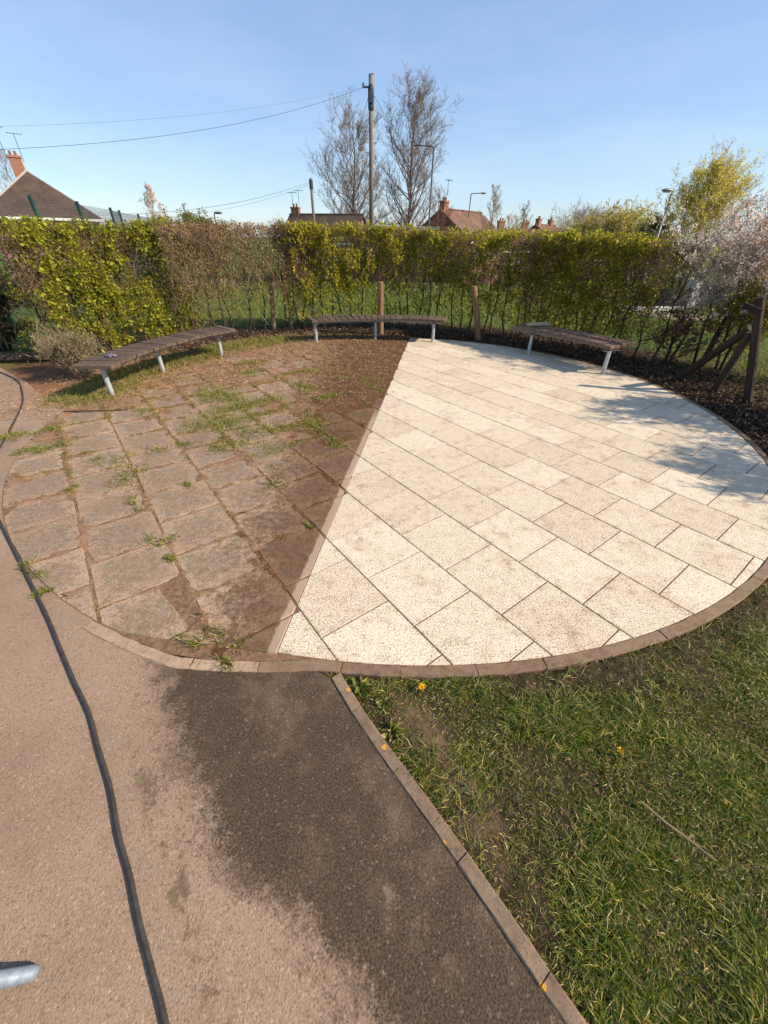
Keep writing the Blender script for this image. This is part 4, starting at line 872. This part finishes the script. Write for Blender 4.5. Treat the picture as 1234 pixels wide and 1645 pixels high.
# shrubs at the left edge
tree('evergreen_shrub', 'dark shrub with pinkish young leaves at the left edge', -7.0, 7.55, -.035, grow(1.25, .70, .05, 20, 62, .4, (6, 5, 2), .5, 4, 0, .02, .06), 'bark_dark', 'bark_dark', 'leaf_shrub', 6500, .075, .7, 'shrub', .42)
tree('dry_shrub', 'dry grey green weed bush behind the near end of the left bench', -4.45, 5.85, -.035, grow(.50, .42, .02, 26, 65, .5, (6, 3, 1), .5, 6, 0, .006, .04), 'twig_tan', 'twig_tan', 'leaf_sage', 3600, .034, .6, 'shrub', .35)
tree('dry_shrub', 'second dry weed bush beside the path left of the bench', -4.95, 6.25, -.035, grow(.46, .36, .02, 22, 68, .5, (6, 3, 1), .5, 6, 0, .006, .04), 'twig_tan', 'twig_tan', 'leaf_sage', 2600, .034, .6, 'shrub', .35)
mb = MB(); mb.tube([(0, 0, -.05), (.13, 0, .30), (.27, 0, .64)], .011, 7); o = mb.build('cane', M['post_pale']); o.location = (-5.62, 6.52, 0); tag(o, 'thin upright cane at the left end of the lime green hedge', 'cane')
mb = MB(); mb.tube(crom([(-.75, 0, .55), (-.4, 0, .86), (-.1, 0, 1.0), (.15, 0, 1.16)], 5), .014, 8); o = mb.build('bent_branch', M['post_pale']); o.location = (-6.15, 6.95, -.02); tag(o, 'pale bent branch arching over the shrub at the left edge', 'branch')
mb = MB(); mb.tube([(-1.2, -.1, .06), (-.4, 0, .07), (.35, .05, .06), (.75, .06, .05)], [.09, .085, .075, .06], 10); o = mb.build('log', M['dark_wood']); o.location = (-6.3, 6.75, -.03); o.rotation_euler = (0, 0, .1); tag(o, 'dark log lying at the foot of the left edge shrub', 'log')
# ground cover in the field seen through the hedge
n = 26000; x = rng.uniform(-9, 11, n); y = rng.uniform(10.0, 21, n); m = np.hypot(x - CX, y - CY) > 5.9; x, y = x[m], y[m]; n = len(x)
D = rng.normal(0, .5, (n, 3)) + np.array([0, 0, 1.0]); V_, F_ = blades(np.stack([x, y, gz(x, y)], 1), D, rdir(n) * .8, rng.uniform(.06, .20, n), rng.uniform(.008, .016, n))
tag(mk('field_grass', V_, F_, M['weed']), 'bright green field grass seen through the hedge stems', 'grass', kind='stuff')
n = 9000; a = rng.uniform(-10, 30, n); r = rng.uniform(4.9, 8.5, n); x, y = CX + r * np.cos(np.radians(a)), CY + r * np.sin(np.radians(a)); D = rng.normal(0, .5, (n, 3)) + np.array([0, 0, 1.0])
V_, F_ = blades(np.stack([x, y, np.full(n, -.04)], 1), D, rdir(n) * .8, rng.uniform(.04, .12, n) * (.4 + .8 * sstep(5.2, 6.5, r)), rng.uniform(.004, .009, n))
tag(mk('shade_grass', V_, F_, M['weed']), 'patchy grass under the blossom trees at the right', 'grass', kind='stuff')

# braced timber post at the right
t = empty('braced_post', (4.98, 5.35, -.03)); O = Vector((4.98, 5.35, -.03)); top = Vector((4.72, 5.58, .86))
def tim(nm, a, b, r, mt='dark_wood'): MB().tube([Vector(a) - O, (Vector(a).lerp(Vector(b), .5)) - O, Vector(b) - O], [r, r * .97, r * .94], 10).build(nm, M[mt], t)
tim('post', (5.00, 5.30, -.15), (4.60, 5.52, 1.22), .052); tim('brace', (4.52, 6.30, -.06), top, .055); tim('brace', (4.80, 5.78, -.10), top + Vector((-.02, -.06, -.04)), .052)
o = MB().box((-.10, -.02, -.035), (.12, .02, .035), .006).build('cap_board', M['dark_wood'], t); o.location = Vector((4.53, 5.50, 1.10)) - O; o.rotation_euler = (.1, .3, -.3)
tag(t, 'dark leaning timber post with two diagonal braces at the right', 'post')

# beyond the right end of the hedge: pavement, low dark wall with pale pier
poly = [(6.4, 19.5), (7.1, 15.0), (7.9, 12.35), (10.2, 12.05), (14, 12.2), (14, 13.3), (10.3, 13.0), (8.7, 13.4), (8.1, 16), (8.2, 20)]
fp = mk('footpath', [(a, b, G(a, b) + .006) for a, b in poly], [tuple(range(len(poly)))], M['pavement']); tag(fp, kind='structure')
if fp.data.polygons[0].normal.z < 0: fp.data.flip_normals()
t = empty('low_wall', (9.0, 14.2, G(9, 14.2)))
MB().box((-1.1, -.10, .12), (.55, .10, .62), .01).build('dark_panel', M['slate'], t); MB().box((.56, -.14, 0), (.80, .14, .82), .02).build('pier', M['render'], t)
MB().box((.81, -.10, .12), (1.9, .10, .75), .01).build('dark_panel', M['slate'], t); MB().box((-1.15, -.16, 0), (.555, .16, .115), .01).build('plinth', M['white'], t)
t.rotation_euler = (0, 0, .12); tag(t, 'low dark panelled wall with a pale pier beyond the hedge end', 'wall')

# ------------------------------------------------------------------ mesh fence beyond the left hedge
fx = [(-7.9, 9.0), (-8.0, 11.1), (-8.06, 12.8), (-8.83, 15.6), (-9.45, 17.2), (-10.3, 20.1), (-11.1, 23.0)]
t = empty('mesh_fence', (*fx[0], -.035))
for i, (a, b) in enumerate(fx):
    o = MB().box((-.03, -.03, 0), (.03, .03, 2.46)).build('fence_post', M['green_paint'], t); o.location = (a - fx[0][0], b - fx[0][1], 0)
    if i:
        p0, p1 = np.array(fx[i - 1]), np.array((a, b)); n_ = int(np.linalg.norm(p1 - p0) / .034); f = (np.arange(n_) + .5)[:, None] / n_
        q = p0 + (p1 - p0) * f - np.array(fx[0]); s = np.column_stack([q, np.full(n_, .06)]); e = np.column_stack([q, np.full(n_, 2.40)])
        zz = np.arange(.1, 2.4, .2); s2 = np.array([[*(p0 - fx[0]), z_] for z_ in zz]); e2 = np.array([[*(p1 - fx[0]), z_] for z_ in zz]); nn = n_ + len(zz)
        mk('mesh_panel', *prisms(np.concatenate([s, s2]), np.concatenate([e, e2]), np.full(nn, .0026), np.full(nn, .0026), 3), M['lamp_grey'], t)
tag(t, 'tall green mesh security fence with dark posts behind the left hedge', 'fence')

# ------------------------------------------------------------------ houses
def aerial(par, x, y, z, h_=1.1, rz=0.0):
    mb = MB().tube([(0, 0, 0), (0, 0, h_)], .022, 5).tube([(-.45, 0, h_), (.55, 0, h_)], .018, 5)
    for k in range(5): mb.tube([(-.35 + k * .2, -.22, h_ + .012), (-.35 + k * .2, .22, h_ + .012)], .012, 4)
    o = mb.build('aerial', M['wire'], par); o.location = (x, y, z); o.rotation_euler = (0, 0, rz)
def chimney(par, x, y, z0, z1, w=.8, d=.55, mat='brick', pots=2):
    o = MB().box((-w/2, -d/2, z0), (w/2, d/2, z1 - .16)).box((-w/2 - .05, -d/2 - .05, z1 - .157), (w/2 + .05, d/2 + .05, z1), .03).build('chimney', M[mat], par); o.location = (x, y, 0)
    for k in range(pots): p = MB().tube([(0, 0, z1 - .01), (0, 0, z1 + .28)], [.11, .09], 8).build('chimney_pot', M['brick_dark'], o); p.location = ((k - (pots - 1) / 2) * .34, 0, 0)
    return o
def window(par, x, y, z, w, h_, rz):
    o = MB().box((-w/2, -.05, 0), (w/2, .02, h_)).build('window', M['white'], par); o.location = (x, y, z); o.rotation_euler = (0, 0, rz)
    for s in (-1, 1): MB().box((s * w/4 - w/4 + .05, -.065, .06), (s * w/4 + w/4 - .05, -.053, h_ - .06)).build('pane', M['glass'], o)
def gable_house(label, x, y, zg, rz, L_, W_, eave, ridge, wall, roof, chims, aer=(), nm='house'):
    t = empty(nm, (x, y, zg), rz); e = .35; l, w = L_ / 2, W_ / 2; mb = MB()
    v = [(-l,-w,0),(l,-w,0),(l,w,0),(-l,w,0),(-l,-w,eave),(l,-w,eave),(l,w,eave),(-l,w,eave),(-l,0,ridge-.10),(l,0,ridge-.10)]
    mb.add(v, [(0,1,5,4),(2,3,7,6),(0,4,8,7,3),(1,2,6,9,5),(3,2,1,0)]); mb.build('wall', M[wall], t); sl_ = (ridge - eave) / w
    rf = MB()
    for s in (-1, 1):
        yo = s * (w + e); zo = eave - e * sl_; v = [(-l-.2, yo, zo), (l+.2, yo, zo), (l+.2, 0, ridge), (-l-.2, 0, ridge)]; v += [(a, b, c + .13) for a, b, c in v]
        f = [(3,2,1,0),(4,5,6,7),(0,1,5,4),(1,2,6,5),(2,3,7,6),(3,0,4,7)]; rf.add(v, f if s < 0 else [q[::-1] for q in f])
    ro = rf.build('roof', M[roof], t); MB().tube([(-l-.2, 0, ridge+.13), (l+.2, 0, ridge+.13)], .10, 6).build('ridge_tiles', M[roof], ro)
    for s in (-1, 1): MB().box((-l-.18, s*(w+e+.02)-.03, eave-e*sl_-.16), (l+.18, s*(w+e+.02)+.03, eave-e*sl_-.01)).build('gutter', M['white'], t)
    for cxx, h_ in chims: chimney(t, cxx, 0, ridge - .5, ridge + h_)
    for cxx, h_ in aer: aerial(t, cxx, .1, ridge + h_)
    n_ = max(2, int(L_ // 3.2))
    for i in range(n_): window(t, -l + (i + .5) * L_ / n_, -w, eave - 1.65, 1.5, 1.15, 0)
    window(t, l, 0, eave - 1.2, 1.1, 1.1, math.pi / 2); tag(t, label, 'house'); return t
# left house with a hipped roof
HX, HY = -27.6 - .577 * 5.4, 39.0 + .816 * 5.4
zg = G(HX, HY); t = empty('house', (HX, HY, zg), R(35.3)); ev = 2.72 - zg; ri = 5.85 - zg; w, l = 4.05, 5.4
MB().box((-w + .35, -l + .35, 0), (w - .35, l - .35, ev - .02)).build('wall', M['brick_dark'], t)
v = [(-w,-l,ev),(w,-l,ev),(w,l,ev),(-w,l,ev),(0,-l+3.6,ri),(0,l-3.6,ri)]
ro = mk('roof', v, [(0,1,4),(1,2,5,4),(2,3,5),(3,0,4,5),(3,2,1,0)], M['roof1'], t)
for a, b in ((0,4),(1,4),(4,5),(2,5),(3,5)): MB().tube([v[a], v[b]], .075, 6).build('ridge_tiles', M['lead'], ro)
MB().box((-w-.02,-l-.05,ev-.17),(w+.02,-l+.02,ev-.005)).build('fascia', M['white'], t); MB().box((w-.02,-l+.03,ev-.17),(w+.05,l,ev-.005)).build('fascia', M['white'], t)
chimney(t, -.45, -l + 4.2, ri - .9, ri + .95, .85, .7); aerial(t, -.95, -l + 4.1, ri + .6, 2.0, .4); aerial(t, .1, -l + 4.2, ri + .6, 1.7, .1)
window(t, .9, -l + .35, ev - 1.5, 1.3, 1.1, 0); window(t, -2.6, -l + .35, ev - 1.5, 1.3, 1.1, 0); window(t, w - .35, -1, ev - 1.5, 1.3, 1.1, math.pi / 2)
tag(t, 'house with brown hipped roof and red chimney at the left', 'house')
gable_house('brown roofed house with a lit red brick gable left of the telegraph pole', -6.4, 50, G(-6.4, 50), R(-14), 7.6, 6.2, 3.9, 5.85, 'brick', 'roof1', [(-3.3, .75)], [(-3.6, .8), (-2.9, .95)])
gable_house('house showing its dark gable and red roof right of the tallest tree', 7.5, 50.5, G(7.5, 50), R(52), 8.2, 6.6, 4.2, 6.35, 'brick_dark', 'roof2', [(-3.6, .75)], [(-3.0, 1.2)])
gable_house('terraced house with chimneys hidden behind budding shrubs', 14.8, 62, G(14.8, 62), R(20), 10.5, 6.5, 3.3, 5.2, 'brick_dark', 'roof2', [(-4.0, 1.1), (-.6, 1.0), (3.0, .9)])
gable_house('small red roofed house with two chimneys left of the bare skyline trees', 22.6, 70, G(22.6, 70), R(48), 6.5, 6.0, 4.2, 5.9, 'brick_dark', 'roof2', [(-2.6, .8), (1.4, .8)], [(1.4, .9)])
gable_house('far roof tip peeping over the hedge before the willow', 29.0, 62, G(29, 62), R(60), 6, 6, 2.8, 4.45, 'brick_dark', 'roof2', [(0, .1)])
t = empty('garage', (1.6, 47.6, G(1.6, 47.6))); hh = 2.66 - G(1.6, 47.6)
MB().box((-3, -2.2, 0), (3, 2.2, hh - .25)).build('wall', M['brick_dark'], t); MB().box((-3.15, -2.35, hh - .247), (3.15, 2.35, hh), .02).build('roof', M['lead'], t)
for k in (-1.5, 1.5): MB().box((k - 1.1, -2.26, 0), (k + 1.1, -2.203, 2.1)).build('garage_door', M['brick_dark'], t)
tag(t, 'flat roofed brick garage between the two bare trees', 'garage')

# ------------------------------------------------------------------ poles, lamps and wires
t = empty('telegraph_pole', (-.88, 25, G(-.88, 25))); zb = G(-.88, 25); H_ = 7.6 - zb
MB().tube([(0, 0, -.3), (0, 0, H_ * .5), (-.01, 0, H_)], [.13, .11, .09], 12).build('shaft', M['pole'], t, True)
MB().tube([(0, 0, H_ - 1.15), (0, 0, H_ - 1.05), (0, 0, H_ - .45), (0, 0, H_ - .3)], [.10, .135, .135, .10], 10).build('cable_bundle', M['wire'], t)
MB().box((-.06, -.18, H_ - .9), (.10, -.125, H_ - .55), .02).build('junction_box', M['lamp_grey'], t); MB().box((-.36, -.03, H_ - .42), (-.08, .03, H_ - .36)).build('bracket', M['lamp_grey'], t)
MB().tube([(-.34, 0, H_ - .41), (-.34, 0, H_ - .26)], [.05, .035], 8).build('insulator', M['wire'], t); MB().tube([(.02, 0, H_ - .02), (.0, 0, H_ + .02)], [.125, .10], 10).build('cap', M['lead'], t)
for k in range(5): MB().tube([((-1)**k * .12, 0, H_ - 1.5 - k * .35), ((-1)**k * .27, 0, H_ - 1.5 - k * .35)], .012, 5).build('step_iron', M['wire'], t)
tag(t, 'tall wooden telegraph pole in the middle of the skyline', 'telegraph pole')
t = empty('telegraph_pole', (-6.87, 45, G(-6.87, 45))); H2 = 5.96 - G(-6.87, 45)
MB().tube([(0, 0, -.2), (-.05, 0, H2)], [.15, .11], 10).build('shaft', M['pole'], t, True); MB().tube([(-.05, 0, H2 - .75), (-.05, 0, H2 - .1)], [.17, .17], 8).build('cable_bundle', M['wire'], t)
tag(t, 'shorter telegraph pole in front of the brown roofed house', 'telegraph pole')
def wire(label, a, b, sag, r=.012, n=40, ext=1.0):
    a, b = Vector(a), Vector(b); pts = []; dz = b.z - a.z
    z1 = a.z + (dz - 4 * sag) * ext + 4 * sag * ext * ext; b = a + (b - a) * ext; b.z = z1; sag = sag * ext * ext      # the same curve carried on past b
    for i in range(n + 1):
        f = i / n; p = a.lerp(b, f); p.z -= sag * 4 * f * (1 - f); pts.append(p)
    o = MB().tube([p - a for p in pts], r, 4).build('overhead_wire', M['wire']); o.location = a; tag(o, label, 'wire', 'overhead wires')
PT = (-1.2, 25, 7.2)
wire('lower, darker of the two long wires crossing the sky from the tall pole', PT, (-12.6, 12.0, 3.2), .55, .0065, ext=2.2)
wire('upper, fainter of the two long wires crossing the sky from the tall pole', (-1.0, 25, 7.25), (-13.0, 14, 3.95), .35, .0028, ext=2.2)
wire('wire dropping left from the tall pole into the bare tree', (-.98, 25, 6.95), (-5.0, 44, 4.2), .3, .011)
wire('wire dropping right from the tall pole towards the dark gable', (-.75, 25, 6.95), (5.6, 46, 4.3), .4, .009)
for k, (ex, ez, lab) in enumerate([(-17.5, 3.15, 'uppermost wire running left from the shorter pole'), (-17.0, 2.95, 'middle wire running left from the shorter pole'), (-15.5, 2.55, 'lowest wire running left from the shorter pole')]):
    wire(lab, (-6.9, 45, 5.75 - .1 * k), (ex, 38 - 3 * k, ez), .35, .008, ext=1.7)
def lamp(label, x, y, top, arm, az, col_m='lamp_grey', lantern=(.55, .2, .13), rise=0.05):
    zg_ = G(x, y); t = empty('street_lamp', (x, y, zg_)); h_ = top - zg_; ca, sa = math.cos(az), math.sin(az)
    MB().tube([(0, 0, -.2), (0, 0, 1.3), (0, 0, 1.35), (0, 0, h_)], [.09, .09, .062, .05], 10).build('column', M[col_m], t, True)
    MB().tube([(0, 0, h_ - .02), (ca * arm * .3, sa * arm * .3, h_ + rise * .6), (ca * arm, sa * arm, h_ + rise)], .034, 8).build('arm', M[col_m], t)
    l, w, hh = lantern; mb = MB(); P = [(-.5, .55, .5), (-.3, .9, .9), (.2, 1, 1), (.5, .6, .5)]; v = []
    for f, ww, h2 in P:
        for k in range(8): a = 2 * math.pi * k / 8; v.append((f * l, math.cos(a) * w / 2 * ww, math.sin(a) * hh / 2 * h2))
    f_ = [(i*8+k, i*8+(k+1) % 8, (i+1)*8+(k+1) % 8, (i+1)*8+k) for i in range(3) for k in range(8)] + [tuple(range(7, -1, -1)), tuple(range(24, 32))]
    mb.add(v, f_); o = mb.build('lantern', M[col_m], t, True); o.location = (ca * (arm + l * .45), sa * (arm + l * .45), h_ + rise); o.rotation_euler = (0, 0, az)
    ln = MB().box((-.3 * l, -.32 * w, -.02), (.3 * l, .32 * w, .02), .01).build('lens', M['lens'], o); ln.location = (0, 0, -hh * .46)
    tag(t, label, 'street lamp', 'street lamps'); return t
lamp('tall dark street lamp with its arm reaching left before the tallest tree', 2.81, 34, 6.56, .75, math.pi, 'wire')
lamp('dark street lamp with its arm reaching right above the dark gable', 8.12, 50, 5.44, .95, 0.0, 'wire')
lamp('pale grey street lamp with an oval lantern near the yellow green tree', 16.75, 30, 4.22, .04, math.pi, 'lamp_light', (.62, .3, .2))
lamp('small far street lamp above the bare skyline trees', 30.2, 65, 5.34, .25, math.pi, 'wire', (.8, .3, .25))
lamp('far street lamp with arm over the domed willow', 31.8, 60, 4.82, .9, math.pi, 'wire', (.6, .2, .15))
lamp('tiny far street lamp above the brown hedge', -17.8, 50, 3.55, .05, 0.0, 'wire', (.8, .3, .2))
